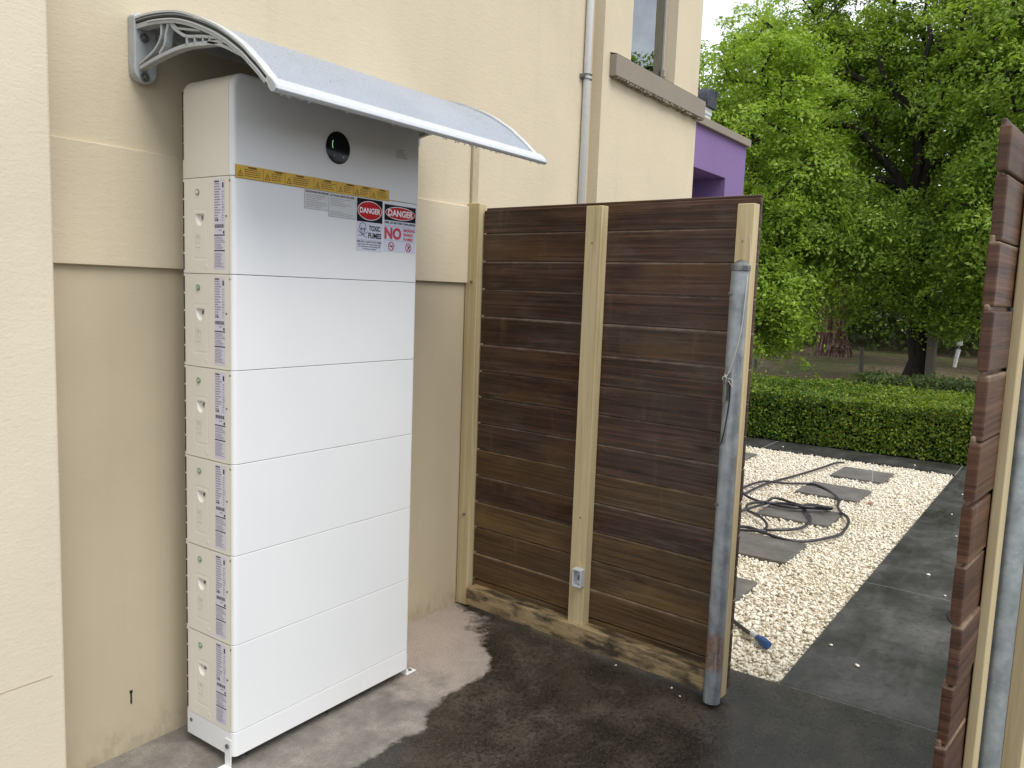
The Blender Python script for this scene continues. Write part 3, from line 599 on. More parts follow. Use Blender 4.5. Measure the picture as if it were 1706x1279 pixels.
b.box(-.003, -.0026, -.0797, -.0783, .098, .108); b.box(-.003, -.0026, -.090, -.068, .0735, .0742)
pow_me = b.mesh('power_mark', 'ink_faint')
b = B().tube([(.013, -.089, .158), (.006, -.089, .158)], .0055, 10); knob_me = b.mesh('switch_knob', 'galv_dark')
scr_me = B().tube([(0, 0, 0), (-.0022, 0, 0)], .003, 8).mesh('screw', 'galv_dark')
ORD = ['lowest', 'second lowest', 'third lowest', 'third highest', 'second highest', 'topmost']
for i in range(6):
    md = link('battery_module', mod_me, bat, OFF+Vector((0, 0, ZB+i*MH)))
    md['label'] = ORD[i]+' battery module of the white stack'
    link('side_panel', panel_me, md); link('rating_label', lab_me, md); link('power_mark', pow_me, md); link('switch_knob', knob_me, md)
    s_ = link('status_light', led_me if i < 5 else led_grey, md, (-.0005, -.078, .230)); link('lens', led2_me if i < 5 else led_amber, md, (-.0005, -.078, .230))
    for j in range(5): link('vent_slot', slot_me, md, (0, 0, .010+j*.0515))
    link('screw', scr_me, md, (-.0005, -.2105, .160)); link('screw', scr_me, md, (.001, -.2235, .256))
# base plinth and feet
bp('plinth', 'white_paint', prism(Z0, ZB-.0008), smooth=30)
B().tube([(-.0005, -.025, .083), (-.0022, -.025, .083)], .006, 10).obj('screw', 'galv_dark', bat).location = OFF
for x in (.06, .38, .70):
    for y in (-.20, -.04): bp('levelling_foot', 'galv_dark', B().tube([(x, y, 0), (x, y, .008)], .016, 12).tube([(x, y, .006), (x, y, .05)], .007, 8))
def lbr(name, x, sx):
    b = B(); b.box(x, x+sx*.003, -BD+.010, -BD+.040, .004, .088); b.box(x, x+sx*.055, -BD+.010, -BD+.040, .001, .004); o = bp(name, 'white_edge', b, bevel=.001, segs=1)
    B().tube([(x+sx*.003, -BD+.025, .066), (x+sx*.008, -BD+.025, .066)], .007, 8).tube([(x+sx*.036, -BD+.025, .004), (x+sx*.036, -BD+.025, .008)], .007, 8).obj('bolt', 'galv_dark', o)
lbr('floor_bracket', -.001, -1); lbr('floor_bracket', BW+.001, 1)
# inverter head
def outl(d, top=ZT, bot=ZI+.001):
    rr = .046-d; x0, x1, t = d, BW-d, top-d; P_ = [(x0, bot), (x1, bot)]
    P_ += [(x1-rr+rr*math.cos(a), t-rr+rr*math.sin(a)) for a in np.linspace(0, math.pi/2, 10)]; P_ += [(x0+rr+rr*math.cos(a), t-rr+rr*math.sin(a)) for a in np.linspace(math.pi/2, math.pi, 10)]; return P_
b = B(); rings = []
for y, d in ((-.0, .006), (-.003, .002), (-.008, 0), (-.2195, 0), (-.2196, .0028), (-.2212, .0028), (-.2213, 0), (-BD+.014, 0), (-BD+.0085, .0014), (-BD+.0042, .0045), (-BD+.0013, .0085), (-BD, .0145)):
    rings.append([(x, y, z) for x, z in outl(d)])
b.rings(rings); inv = bp('inverter_module', 'white_paint', b, smooth=30); bounce_tint_side(inv.data, -.2205); inv['label'] = 'inverter head of the stack with round black display'
for j in range(4): link('vent_slot', slot_me, inv, (0, 0, 1.785+j*.048))
FY = -BD-.0006
def disc(cx, cz, rx, rz, y, mi=0, n=40, b=None, r_in=None):
    b = b or B(); A = [2*math.pi*i/n for i in range(n)]
    if r_in is None: b.add([(cx+rx*math.cos(a), y, cz+rz*math.sin(a)) for a in A], [tuple(range(n))], mi)
    else: b.add([(cx+rx*k_*math.cos(a), y, cz+rz*k_*math.sin(a)) for k_ in (1, r_in) for a in A], [(i, (i+1) % n, n+(i+1) % n, n+i) for i in range(n)], mi)
    return b
DX, DZ = .378, 1.863
dsp = bp('display', 'glass_black', B().tube([(DX, FY+.001, DZ), (DX, FY-.0030, DZ), (DX, FY-.0036, DZ)], [.0488, .0488, .046], 48), smooth=30)
bz = B(); disc(DX, DZ, .0535, .0535, FY-.0008, 0, 48, bz, .9); bz.obj('bezel', 'white_edge', dsp)
b = B(); t = np.linspace(R(152), R(208), 14); b.add([(DX+rr*math.cos(a), FY-.0040, DZ+rr*math.sin(a)+.008) for rr in (.0240, .0257) for a in t], [(i, i+1, i+15, i+14) for i in range(13)]); b.obj('light_arc', 'green_glow', dsp)
b = B(); disc(DX-.017, DZ-.026, .0018, .0018, FY-.0040, 0, 10, b); disc(DX+.021, DZ-.026, .0024, .0024, FY-.0040, 0, 10, b); b.obj('indicator', 'white_ink', dsp)
b = B(); rs = random.Random(2)
b.box(.640, .6412, FY-.0002, FY, 1.873, 1.902)
for i, (a_, c_) in enumerate(((.650, .676), (.650, .672), (.643, .690), (.643, .688), (.643, .693))): b.box(a_, c_, FY-.0002, FY, 1.900-i*.0062, 1.9016-i*.0062)
bp('faint_print', 'ink_soft', b)

# ---- lettering
TXT = {}
def text(s, h, mat, parent, x, z, y, bold=.02, sx=1, align='LEFT', name='lettering', width=None):
    cu = bpy.data.curves.new('t', 'FONT'); cu.body = s; cu.size = 1; cu.align_x = align; cu.offset = bold; cu.resolution_u = 3; cu.space_line = 1.05
    to = bpy.data.objects.new('t', cu); COL.objects.link(to); dg = bpy.context.evaluated_depsgraph_get(); me = bpy.data.meshes.new_from_object(to.evaluated_get(dg))
    bpy.data.objects.remove(to); bpy.data.curves.remove(cu); me.name = name; me.materials.clear(); me.materials.append(MT[mat])
    co = np.empty(len(me.vertices)*3); me.vertices.foreach_get('co', co); co = co.reshape(-1, 3)
    cap = .69; k_ = h/cap; kx = k_*sx
    if width: kx = width/(co[:, 0].max()-co[:, 0].min())
    V = np.stack([co[:, 0]*kx, np.zeros(len(co)), co[:, 1]*k_], 1); me.vertices.foreach_set('co', V.ravel()); me.update()
    o = link(name, me, parent); o.location = (x, y, z); return o
def rect(b, x0, x1, z0, z1, y, mi=0): return b.add([(x0, y, z0), (x1, y, z0), (x1, y, z1), (x0, y, z1)], [(0, 1, 2, 3)], mi)
def wordlines(b, x0, x1, ztop, n, dz, h, y, mi, rs, short=.3, cw=.004):
    for i in range(n):
        x = x0; xe = x1-(rs.uniform(0, short)*(x1-x0)); z = ztop-i*dz
        while x < xe:
            l_ = rs.uniform(.6, 2.4)*cw; rect(b, x, min(x+l_, xe), z-h, z, y, mi); x += l_+cw*.45
Y1 = FY-.0004; Y2 = FY-.0008; Y3 = FY-.0012; Y4 = FY-.0016; Y5 = FY-.0020
# two notices half under the amber strip
def notice(x0, x1, z0, z1, head, rs, y):
    b = B(); b.box(x0, x1, y, FY+.0002, z0, z1); o = bp('notice', 'greysticker', b)
    e = B(); t_ = .0012; yy = y-.0002
    rect(e, x0, x0+t_, z0, z1, yy); rect(e, x0, x1, z0, z0+t_, yy); rect(e, x1-t_*.6, x1, z0, z1, yy); e.obj('border', 'ink_soft', o)
    w_ = x1-x0; text(head, .0058, 'ink', o, x0+.005, z1-.0135, yy-.0001, .035, width=w_-.012)
    l_ = B(); wordlines(l_, x0+.008, x1-.006, z1-.019, 5, .0052, .0019, yy, 0, rs, .5, .0042); wordlines(l_, x0+.005, x1-.005, z0+.017, 3, .0048, .0017, yy, 0, rs, .6, .0042); tag(l_.obj('small_print', 'ink_soft', o), kind='stuff'); return o
rs = random.Random(21)
notice(.248, .349, 1.667, 1.729, 'SHUTDOWN PROCEDURE', rs, Y1)['label'] = 'shutdown procedure notice'
notice(.343, .457, 1.652, 1.728, 'ACTION PROCEDURE', rs, Y2)
# amber strip of warnings
b = B(); b.box(.007, .607, Y3, FY+.0001, 1.7255, 1.7615); am = bp('warning_strip', 'yellow', b)
ed = B(); lt = B(); SEG = [(.007, .098), (.098, .175), (.175, .283), (.283, .375), (.375, .445), (.445, .520), (.520, .607)]
for i, (a_, c_) in enumerate(SEG):
    rect(ed, a_, a_+.0012, 1.7262, 1.7608, Y4); z0 = 1.731
    tx = a_+.006; tri = [(tx, z0), (tx+.019, z0), (tx+.0095, z0+.0185)]; cx_ = tx+.0095; cz_ = z0+.0062
    tin = [(cx_+(p_-cx_)*.70, cz_+(q_-cz_)*.70) for p_, q_ in tri]
    ed.add([(p_, Y4, q_) for p_, q_ in tri+tin], [(j, (j+1) % 3, 3+(j+1) % 3, 3+j) for j in range(3)]); rect(ed, cx_-.0008, cx_+.0008, z0+.0045, z0+.0105, Y4)
    wordlines(lt, a_+.030, c_-.006, 1.7515, 4, .0056, .0022, Y4, 0, rs, .3, .0045)
rect(ed, .007, .607, 1.7255, 1.7263, Y4); ed.obj('warning_marks', 'ink_brown', am); tag(lt.obj('small_print', 'ink_brown', am), kind='stuff')
for a_, c_ in SEG: text('WARNING', .0050, 'ink', am, a_+.040, 1.7542, Y4-.0001, .03, width=.030)
# danger signs
def danger(x0, x1, z0, z1, zb, y, name_label):
    b = B(); b.box(x0, x1, y, FY+.0003, z0, z1); o = bp('danger_sign', 'sticker', b); o['label'] = name_label
    m_ = .0022; rect(B(), 0, 0, 0, 0, 0)
    q = B(); rect(q, x0+m_*.6, x1-m_*.6, zb, z1-m_, y-.0002); q.obj('black_field', 'black', o)
    cx, cz, rx, rz = (x0+x1)/2, (zb+z1-m_)/2, (x1-x0)*.465, (z1-m_-zb)*.42
    disc(cx, cz, rx, rz, y-.0004, 0, 56).obj('white_oval', 'white_ink', o); disc(cx, cz, rx-.0022, rz-.0022, y-.0006, 0, 56).obj('red_oval', 'red', o)
    text('DANGER', .0165 if x1-x0 < .13 else .020, 'white_ink', o, x0+(x1-x0)*.105, cz-(.0165 if x1-x0 < .13 else .020)/2, y-.0008, .03, width=(x1-x0)*.79)
    return o
d1 = danger(.461, .579, 1.5555, 1.7245, 1.649, Y1, 'sticker reading DANGER TOXIC FUMES with skull and crossbones')
text('TOXIC', .0155, 'ink', d1, .517, 1.6225, Y2, .035, width=.052); text('FUMES', .0165, 'ink', d1, .513, 1.5985, Y2, .035, width=.060)
q = B(); rect(q, .465, .576, 1.5905, 1.5915, Y2); q.obj('rule', 'ink_soft', d1)
text('FIRE WILL CAUSE TOXIC FUMES', .0048, 'ink', d1, .465, 1.583, Y2, .03, width=.110)
for i, s in enumerate(('Appropriate PPE requirements apply', 'for entering the surrounding with', 'the battery systems')):
    wd_ = (.106, .100, .062)[i]; text(s, .0040, 'ink', d1, .5205-wd_/2, 1.5755-.0072*i, Y2, .025, width=wd_)
sk = B(); scx, scz = .490, 1.627
for pts in ([(scx-.0150, Y2, scz+.004), (scx-.0125, Y2, scz+.013), (scx-.006, Y2, scz+.0178), (scx+.002, Y2, scz+.0182), (scx+.009, Y2, scz+.0150), (scx+.0128, Y2, scz+.007), (scx+.0125, Y2, scz-.001), (scx+.008, Y2, scz-.006)],
            [(scx-.0150, Y2, scz+.004), (scx-.0125, Y2, scz-.004), (scx-.0085, Y2, scz-.008), (scx-.005, Y2, scz-.0145), (scx+.002, Y2, scz-.0155), (scx+.006, Y2, scz-.011), (scx+.008, Y2, scz-.006)],
            [(scx-.023, Y2, scz-.006), (scx-.012, Y2, scz-.014), (scx+.012, Y2, scz-.027), (scx+.018, Y2, scz-.027)], [(scx+.022, Y2, scz-.009), (scx+.010, Y2, scz-.016), (scx-.014, Y2, scz-.024), (scx-.020, Y2, scz-.022)]):
    sk.tube(pts, .0009, 5)
for ex in (-.006, .005): disc(scx+ex, scz-.001, .0034, .0036, Y2-.0003, 0, 10, sk)
sk.add([(scx-.002, Y2-.0003, scz-.009), (scx+.0018, Y2-.0003, scz-.009), (scx, Y2-.0003, scz-.0045)], [(0, 1, 2)]); sk.obj('skull_mark', 'ink', d1)
d2 = danger(.586, .742, 1.5605, 1.7180, 1.664, Y1, 'sticker reading DANGER NO SMOKING SPARKS FLAMES')
text('RISK OF BATTERY EXPLOSION', .0066, 'ink', d2, .589, 1.6535, Y2, .04, width=.150)
text('NO', .0345, 'pink', d2, .5875, 1.6045, Y2, .05, width=.082)
for i, s in enumerate(('SMOKING', 'SPARKS', 'FLAMES')): text(s, .0092, 'pink', d2, .680, 1.6315-.0150*i, Y2, .035, width=(.058, .048, .047)[i])
q = B(); rect(q, .589, .739, 1.6450, 1.6458, Y2); rect(q, .589, .739, 1.5975, 1.5985, Y2); q.obj('rule', 'ink_soft', d2)
for cx in (.622, .706):
    q = B(); disc(cx, 1.5785, .0150, .0150, Y2, 0, 32, q, .80); q.add([(cx-.0112, Y2, 1.5885), (cx-.0090, Y2, 1.5903), (cx+.0112, Y2, 1.5685), (cx+.0090, Y2, 1.5667)], [(0, 1, 2, 3)]); pr_ = q.obj('prohibition_mark', 'red', d2)
q = B(); rect(q, .613, .632, 1.5772, 1.5800, Y2-.0002); q.tube([(.630, Y2-.0002, 1.582), (.627, Y2-.0002, 1.586)], .0006, 4); q.tube([(.700, Y2-.0002, 1.5700), (.709, Y2-.0002, 1.5790)], .0013, 5); disc(.7105, 1.5820, .0032, .0046, Y2-.0002, 0, 10, q); q.obj('pictogram', 'ink', d2)

# ================================================================== GATES
ZJ = [1.689, 1.570, 1.449, 1.331, 1.206, 1.085, .969, .852, .731, .612, .491, .372, .253, .130]
def frame_part(name, mat, parent, x0, x1, y0, y1, z0, z1, vertical=True, bevel=.0025):
    """long axis on local X so that the grain runs along it"""
    b = B()
    if vertical:
        b.box(0, z1-z0, -(x1-x0)/2, (x1-x0)/2, y0, y1); o = b.obj(name, mat, parent, bevel=bevel)
        o.matrix_local = Matrix.Translation(((x0+x1)/2, 0, z0)) @ Matrix(((0, 1, 0), (0, 0, 1), (1, 0, 0))).to_4x4()
    else:
        b.box(0, x1-x0, y0, y1, 0, z1-z0); o = b.obj(name, mat, parent, bevel=bevel); o.location = (x0, 0, z0)
    return o
def plank(parent, s0, s1, z0, z1, y0, y1, mat, rs, jit=.001, end_jit=0, gap=.0045):
    b = B(); h = z1-z0-gap; q0 = s0+(rs.uniform(-end_jit, 0) if s0 < 0 else 0); q1 = s1+rs.uniform(-end_jit, end_jit)
    b.box(0, q1-q0, y0, y1, 0, h); yb = y1 if y1 > .01 else y0; b.box(.003, q1-q0-.003, (y0+y1)/2, yb-math.copysign(.001, yb), h-.004, h+.012); o = b.obj('plank', mat, parent, bevel=.0035)
    o.location = (q0, rs.uniform(-jit, jit), z0+gap/2); o.rotation_euler = (rs.uniform(-.008, .008), rs.uniform(-.0012, .0012), 0); return o
rs = random.Random(4)
# --- left leaf: camera side is local -Y
g1 = thing('timber_gate', 'closed dark plank gate leaf with pale stiles beside the cream house wall', 'gate', (1.465, .015, 0), math.atan2(-.99685, -.07927))
zz_ = [1.790]+ZJ+[.034]
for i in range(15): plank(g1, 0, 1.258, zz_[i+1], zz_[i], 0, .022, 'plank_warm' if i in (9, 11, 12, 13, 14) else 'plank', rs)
frame_part('stile', 'pine', g1, .572, .646, -.045, -.0006, .098, 1.782)
frame_part('stile', 'pine', g1, 1.196, 1.2565, -.045, -.0006, .018, 1.766)
frame_part('bottom_rail', 'pine_dirty', g1, .018, 1.1955, -.062, -.0006, .026, .108, False, .004)
pt = B().tube([(1.2355, -.0755, .012), (1.2355, -.0755, 1.548)], .0295, 24).obj('steel_post', 'galv', g1, smooth=40)
B().tube([(1.2355, -.0755, z) for z in (1.538, 1.540, 1.556, 1.558, 1.566, 1.574, 1.577)], [.030, .0335, .0335, .030, .022, .010, .002], 24).obj('cap', 'galv_dark', pt, smooth=40)
for z in (1.462, .735): B().tube([(1.220, -.1005, z), (1.216, -.108, z)], .0065, 6).obj('bolt', 'galv_dark', pt)
lx = 1.228
b = B(); b.box(lx-.010, lx+.012, -.1115, -.104, 1.095, 1.195); b.tube([(lx+.002, -.116, 1.100), (lx+.002, -.116, 1.165)], .0075, 10); b.tube([(lx+.002, -.116, 1.163), (lx+.002, -.116, 1.178)], .011, 8); b.obj('barrel_bolt', 'galv_dark', pt, smooth=40)
b = B(); b.tube([(lx+.014, -.110, 1.165), (lx+.016, -.112, 1.10), (lx+.010, -.112, 1.04), (lx+.004, -.112, .990), (lx-.003, -.112, .955), (lx-.008, -.112, .948), (lx-.016, -.112, .950), (lx-.018, -.112, .960), (lx-.013, -.112, .970)], .0022, 6); b.obj('hook_rod', 'blackwire', pt, smooth=50)
b = B(); b.tube(spline([(1.248, -.047, 1.66), (1.256, -.05, 1.58), (1.266, -.085, 1.50), (1.266, -.10, 1.36), (1.256, -.107, 1.28), (1.240, -.112, 1.21), (1.232, -.118, 1.185)]), .0011, 5)
b.tube(spline([(1.232, -.118, 1.185), (1.218, -.120, 1.180), (1.222, -.120, 1.168), (1.240, -.122, 1.176), (1.252, -.118, 1.172), (1.253, -.116, 1.15), (1.243, -.120, 1.165), (1.226, -.122, 1.188)]), .0013, 5); b.obj('cord', 'cord', pt)
b = B(); b.box(.605, .6105, -.075, -.0455, .272, .345); b.box(.642, .6475, -.075, -.0455, .272, .345); b.box(.6105, .642, -.075, -.0455, .339, .345); b.box(.6105, .642, -.075, -.0455, .272, .278); b.box(.6105, .642, -.051, -.0458, .278, .339)
o = b.obj('strike_box', 'alu', g1, bevel=.0012, segs=1); B().box(.618, .634, -.056, -.051, .295, .315).obj('screw', 'galv_dark', o, bevel=.002)
b = B()
for s_, z_ in ((.606, 1.64), (.612, .55), (1.222, 1.64)): b.tube([(s_, -.0448, z_), (s_, -.0465, z_)], .0035, 8)
b.obj('nail_head', 'galv_dark', g1)
# --- jamb on the wall
jb = thing('timber_jamb', 'pale pine jamb fixed upright to the cream wall at the gate hinge', 'door jamb', (1.447, .05, 0))
o = frame_part('post', 'pine', jb, 0, .04, -.0, .0, 0, 0) if False else None
b = B(); b.box(0, 1.812, -.032, .032, -.034, .0235); o = b.obj('post', 'pine', jb, bevel=.003); o.matrix_local = Matrix.Translation((.020, .003, .006)) @ Matrix(((0, 0, 1), (0, -1, 0), (1, 0, 0))).to_4x4()
for z in (1.478, .43): B().tube([(-.0145, .0, z), (-.021, .0, z)], .006, 6).obj('bolt', 'galv_dark', jb)
# --- right leaf: camera side is local +Y
dx, dy = .9954, -.0960; HX, HY = .282+1.262*dx, -2.041+1.262*dy
g2 = thing('timber_gate', 'red-brown plank gate leaf swung open towards the viewer at the right edge', 'gate', (HX, HY, 0), math.atan2(-dy, -dx)); g2.rotation_euler = (-.004, 0, math.atan2(-dy, -dx))
zq = [1.768]+[z-.006 for z in ZJ]+[.034]
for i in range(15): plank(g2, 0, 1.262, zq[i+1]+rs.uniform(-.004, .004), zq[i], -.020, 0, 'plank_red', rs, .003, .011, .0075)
frame_part('stile', 'pine', g2, 1.262-.165-.055, 1.262-.165, .0006, .020, .03, 1.79)
frame_part('stile', 'pine', g2, 1.262-.67-.075, 1.262-.67, .0006, .045, .10, 1.79)
frame_part('bottom_rail', 'pine_dirty', g2, .02, 1.262-.24, .0006, .062, .03, .098, False)
frame_part('stile', 'pine', g2, .0, .06, .0006, .045, .10, 1.79)
pp = B().tube([(1.262-.262, .0275, .02), (1.262-.262, .0275, 1.36), (1.262-.262, .0275, 1.38)], [.0265, .0265, .012], 20).obj('steel_pipe', 'galv2', g2, smooth=40)
B().box(1.262-.30, 1.262-.268, .050, .068, 1.18, 1.22).obj('catch', 'galv_dark', pp, bevel=.003)
b = B(); b.tube(spline([(1.262, -.013, .852), (1.267, -.016, .856), (1.270, -.02, .862), (1.269, -.022, .870), (1.264, -.022, .874)]), .0018, 6); b.obj('wire_loop', 'blackwire', g2)
gp = tag(link('gate_post', B().box(HX+.03, HX+.13, HY-.06, HY+.04, -.04, 1.92).mesh('gate_post', 'old_wood', bevel=.004)), 'timber post that carries the open gate leaf', 'post')

# ================================================================== HOSE AND STAKE
hs = thing('garden_hose', 'black garden hose lying in loops and a bundle on the gravel', 'hose', (4.2, -.6, 0))
def hz(pts, z=.016): return [(x-4.2, y+.6, z+.006*math.sin(i*1.3)) for i, (x, y) in enumerate(pts)]
HS = [([(6.257, -.486), (6.165, -.442), (5.849, -.396), (5.507, -.329), (5.241, -.28), (5.021, -.249), (4.808, -.232), (4.588, -.217), (4.407, -.198), (4.2, -.12), (4.3, -.02), (4.56, -.136)], .016),
      ([(4.56, -.136), (4.767, -.154), (4.943, -.187), (5.012, -.239), (5.052, -.337), (5.102, -.444), (5.128, -.527), (5.056, -.634), (4.921, -.736), (4.741, -.81), (4.543, -.85), (4.379, -.911), (4.274, -.981), (4.144, -1.016), (3.929, -1.038), (3.811, -1.043), (3.685, -1.01), (3.576, -.947), (3.51, -.874), (3.485, -.789), (3.501, -.689), (3.518, -.611), (3.501, -.543), (3.45, -.42), (3.2, -.35), (2.7, -.45), (2.35, -.70), (2.12, -.94), (2.0, -1.08), (1.935, -1.16)], .016),
      ([(4.45, -.176), (4.33, -.248), (4.267, -.31), (4.242, -.392), (4.238, -.465), (4.195, -.554), (4.201, -.648), (4.27, -.707), (4.347, -.79), (4.391, -.852)], .034),
      ([(4.139, -.469), (4.273, -.474), (4.305, -.508), (4.286, -.595), (4.257, -.683), (4.263, -.734), (4.298, -.873)], .055),
      ([(4.251, -.433), (4.178, -.386), (4.111, -.36), (4.036, -.369), (3.962, -.406), (3.893, -.473), (3.81, -.547), (3.706, -.617), (3.635, -.641), (3.576, -.65), (3.594, -.707), (3.637, -.766), (3.713, -.801), (3.833, -.82), (3.981, -.813), (4.06, -.791), (4.188, -.735), (4.262, -.699), (4.374, -.67), (4.417, -.671), (4.417, -.746), (4.391, -.852)], .026),
      ([(3.504, -.42), (3.552, -.55), (3.545, -.617), (3.576, -.665)], .018),
      ([(3.806, -.402), (3.896, -.428), (4.037, -.449), (4.161, -.462), (4.222, -.496), (4.245, -.581), (4.224, -.692), (4.30, -.80), (4.36, -.85)], .045)]
b = B()
for q, z in HS: b.tube(spline(hz(q, z), 4), .0095, 8)
b.obj('hose_tube', 'hose', hs, smooth='all')
d_ = Vector((-.065, -.08, 0)).normalized(); p0 = Vector((1.935-4.2, -1.16+.6, .018))
cn = B().tube([p0, p0+d_*.03, p0+d_*.032, p0+d_*.075, p0+d_*.078], [.014, .015, .021, .019, .012], 14).obj('connector', 'blue', hs, smooth=40)
B().tube([p0-d_*.04, p0], .0135, 12).obj('collar', 'alu', hs, smooth=40)
stk = thing('marker_stake', 'thin wire stake standing in the gravel with a red foot', 'stake', (4.88, -1.0, 0))
B().tube([(0, 0, 0), (.03, .01, .30)], .0016, 5).obj('wire', 'alu', stk); B().box(-.025, .03, -.014, .014, -.004, .010).obj('red_foot', 'redplastic', stk, bevel=.004)

# ================================================================== PLANTS
def leaf_cards(P, Nrm, size, sr, fold=.18, asp=.52):
    """diamond leaves, one bent quad each (two triangles)"""
    n = len(P); Nrm = Nrm/np.linalg.norm(Nrm, axis=1, keepdims=True)
    a = sr.normal(size=(n, 3)); a -= Nrm*(a*Nrm).sum(1, keepdims=True); a /= np.linalg.norm(a, axis=1, keepdims=True); c = np.cross(Nrm, a)
    s = size[:, None]
    V = np.stack([P-a*s*.5, P+c*s*asp*.5+Nrm*s*fold*.3, P+a*s*.55-Nrm*s*fold, P-c*s*asp*.5+Nrm*s*fold*.3], 1)
    return V.reshape(-1, 3), (np.arange(n)*4)[:, None]+np.array([[0, 1, 2, 3]])
def tree(name, label, base, trunk_pts, trunk_r, crowns, nodes, leaves, lsize, leaf, bark, seed, clump=.34, group='trees beyond the hedge', limbs=()):
    sr = np.random.default_rng(seed); base = np.array(base)
    t = thing(name, label, 'tree', tuple(base), 0, group)
    sk_ = []; par = []
    tp = [np.array(p, float) for p in trunk_pts]
    for i, p in enumerate(tp):
        if i: 
            for j in range(1, 4): sk_.append(tp[i-1]+(p-tp[i-1])*j/3+sr.normal(0, .03, 3)*(1, 1, 0)); par.append(len(sk_)-2)
        else: sk_.append(p); par.append(-1)
    nt_ = len(sk_); lim = {}
    for q in limbs:
        j = int(np.argmin(np.linalg.norm(np.array(sk_[:nt_])-np.array(q[0]), axis=1)))
        for a_, p in enumerate(spline(q, 3)[1:]): sk_.append(np.array(p)+sr.normal(0, .03, 3)); par.append(j); j = len(sk_)-1; lim[j] = .095*(1-.055*a_)
    C = []; wts = np.array([c[2] for c in crowns], float); wts /= wts.sum()
    for c, rad, w_ in crowns:
        m_ = int(round(nodes*w_/sum(q[2] for q in crowns)))
        d = sr.normal(size=(m_, 3)); d /= np.linalg.norm(d, axis=1, keepdims=True); rr = sr.uniform(.25, 1, m_)**.45
        C.append(np.array(c)+d*rr[:, None]*np.array(rad))
    C = np.concatenate(C); C = C[C[:, 2] > .35]
    order = np.argsort(np.min(np.linalg.norm(C[:, None]-np.array(sk_)[None], axis=2), axis=1)); ends = []
    for i in order:
        c = C[i]; S_ = np.array(sk_); d = np.linalg.norm(S_-c, axis=1); up_pen = np.clip(S_[:, 2]-c[2], 0, None)*.7
        lowpen = np.where(np.arange(len(S_)) < nt_, np.clip(tp[-1][2]*.45-S_[:, 2], 0, None)*1.5, 0)
        j = int(np.argmin(d+up_pen+lowpen)); st = S_[j]; k_ = max(1, int(d[j]/.45)); prev = j
        for q in range(1, k_+1):
            tt = q/k_; p = st+(c-st)*tt; p = p+np.array([0, 0, 1])*math.sin(math.pi*tt)*.12*d[j]+(sr.normal(0, .05, 3) if q < k_ else 0)
            sk_.append(p); par.append(prev); prev = len(sk_)-1
        ends.append(prev)
    cnt = np.zeros(len(sk_))
    for e in ends: cnt[e] += 1
    for i in range(len(sk_)-1, 0, -1): cnt[par[i]] += cnt[i]
    rad = .011+trunk_r*.85*(cnt/max(cnt[0], 1))**.55
    for i in range(nt_): rad[i] = max(rad[i], trunk_r*(1-.5*i/max(nt_-1, 1)))
    for q, v_ in lim.items(): rad[q] = max(rad[q], v_)
    rad[0] *= 1.25
    ch = {}
    for i, p in enumerate(par):
        if p >= 0: ch.setdefault(p, []).append(i)
    b = B(); seen = set()
    def chain(i):
        L_ = [i]
        while ch.get(L_[-1]): L_.append(max(ch[L_[-1]], key=lambda q: cnt[q]))
        return L_
    todo = [0]
    while todo:
        i = todo.pop(); L_ = chain(i)
        pts = ([sk_[par[i]]] if par[i] >= 0 else [])+[sk_[q] for q in L_]; rs_ = ([min(rad[par[i]], rad[L_[0]]*1.25)] if par[i] >= 0 else [])+[rad[q] for q in L_]
        if len(pts) > 1: b.tube([tuple(np.array(p)-base) for p in pts], [float(x) for x in rs_], 10 if rs_[0] > .1 else 5, cap=False)
        for q in L_:
            for c in ch.get(q, []):
                if c not in L_: todo.append(c)
    o = b.obj('trunk', bark, t, smooth='all')
    E = np.array([sk_[e] for e in ends]); per = max(1, leaves//len(E)); n = len(E)*per
    # every node carries a few drooping sprays
    ns = 5; spr = E[:, None]+sr.normal(0, 1, (len(E), ns, 3))*np.array([clump, clump, clump*.62]); tilt = sr.normal(0, .45, (len(E), ns, 3))+np.array([0, 0, 1.0])
    out_d = (E-E.mean(0)); out_d /= np.linalg.norm(out_d, axis=1, keepdims=True)+1e-9; tilt += out_d[:, None]*.55; tilt /= np.linalg.norm(tilt, axis=2, keepdims=True)
    ei = np.repeat(np.arange(len(E)), per); si = sr.integers(0, ns, n); c = spr[ei, si]; nn = tilt[ei, si]
    d = sr.normal(0, 1, (n, 3))*clump*.52; d -= nn*(d*nn).sum(1, keepdims=True)*.72; d[:, 2] -= .30*(d[:, 0]**2+d[:, 1]**2)/clump
    P = c+d; nr = nn+sr.normal(0, .5, (n, 3)); keep = P[:, 2] > .15
    P, nr = P[keep], nr[keep]; V, F = leaf_cards(P-base, nr, lsize*sr.uniform(.65, 1.3, len(P)), sr)
    link('crown', np_mesh('crown', V, F, leaf), t); return t
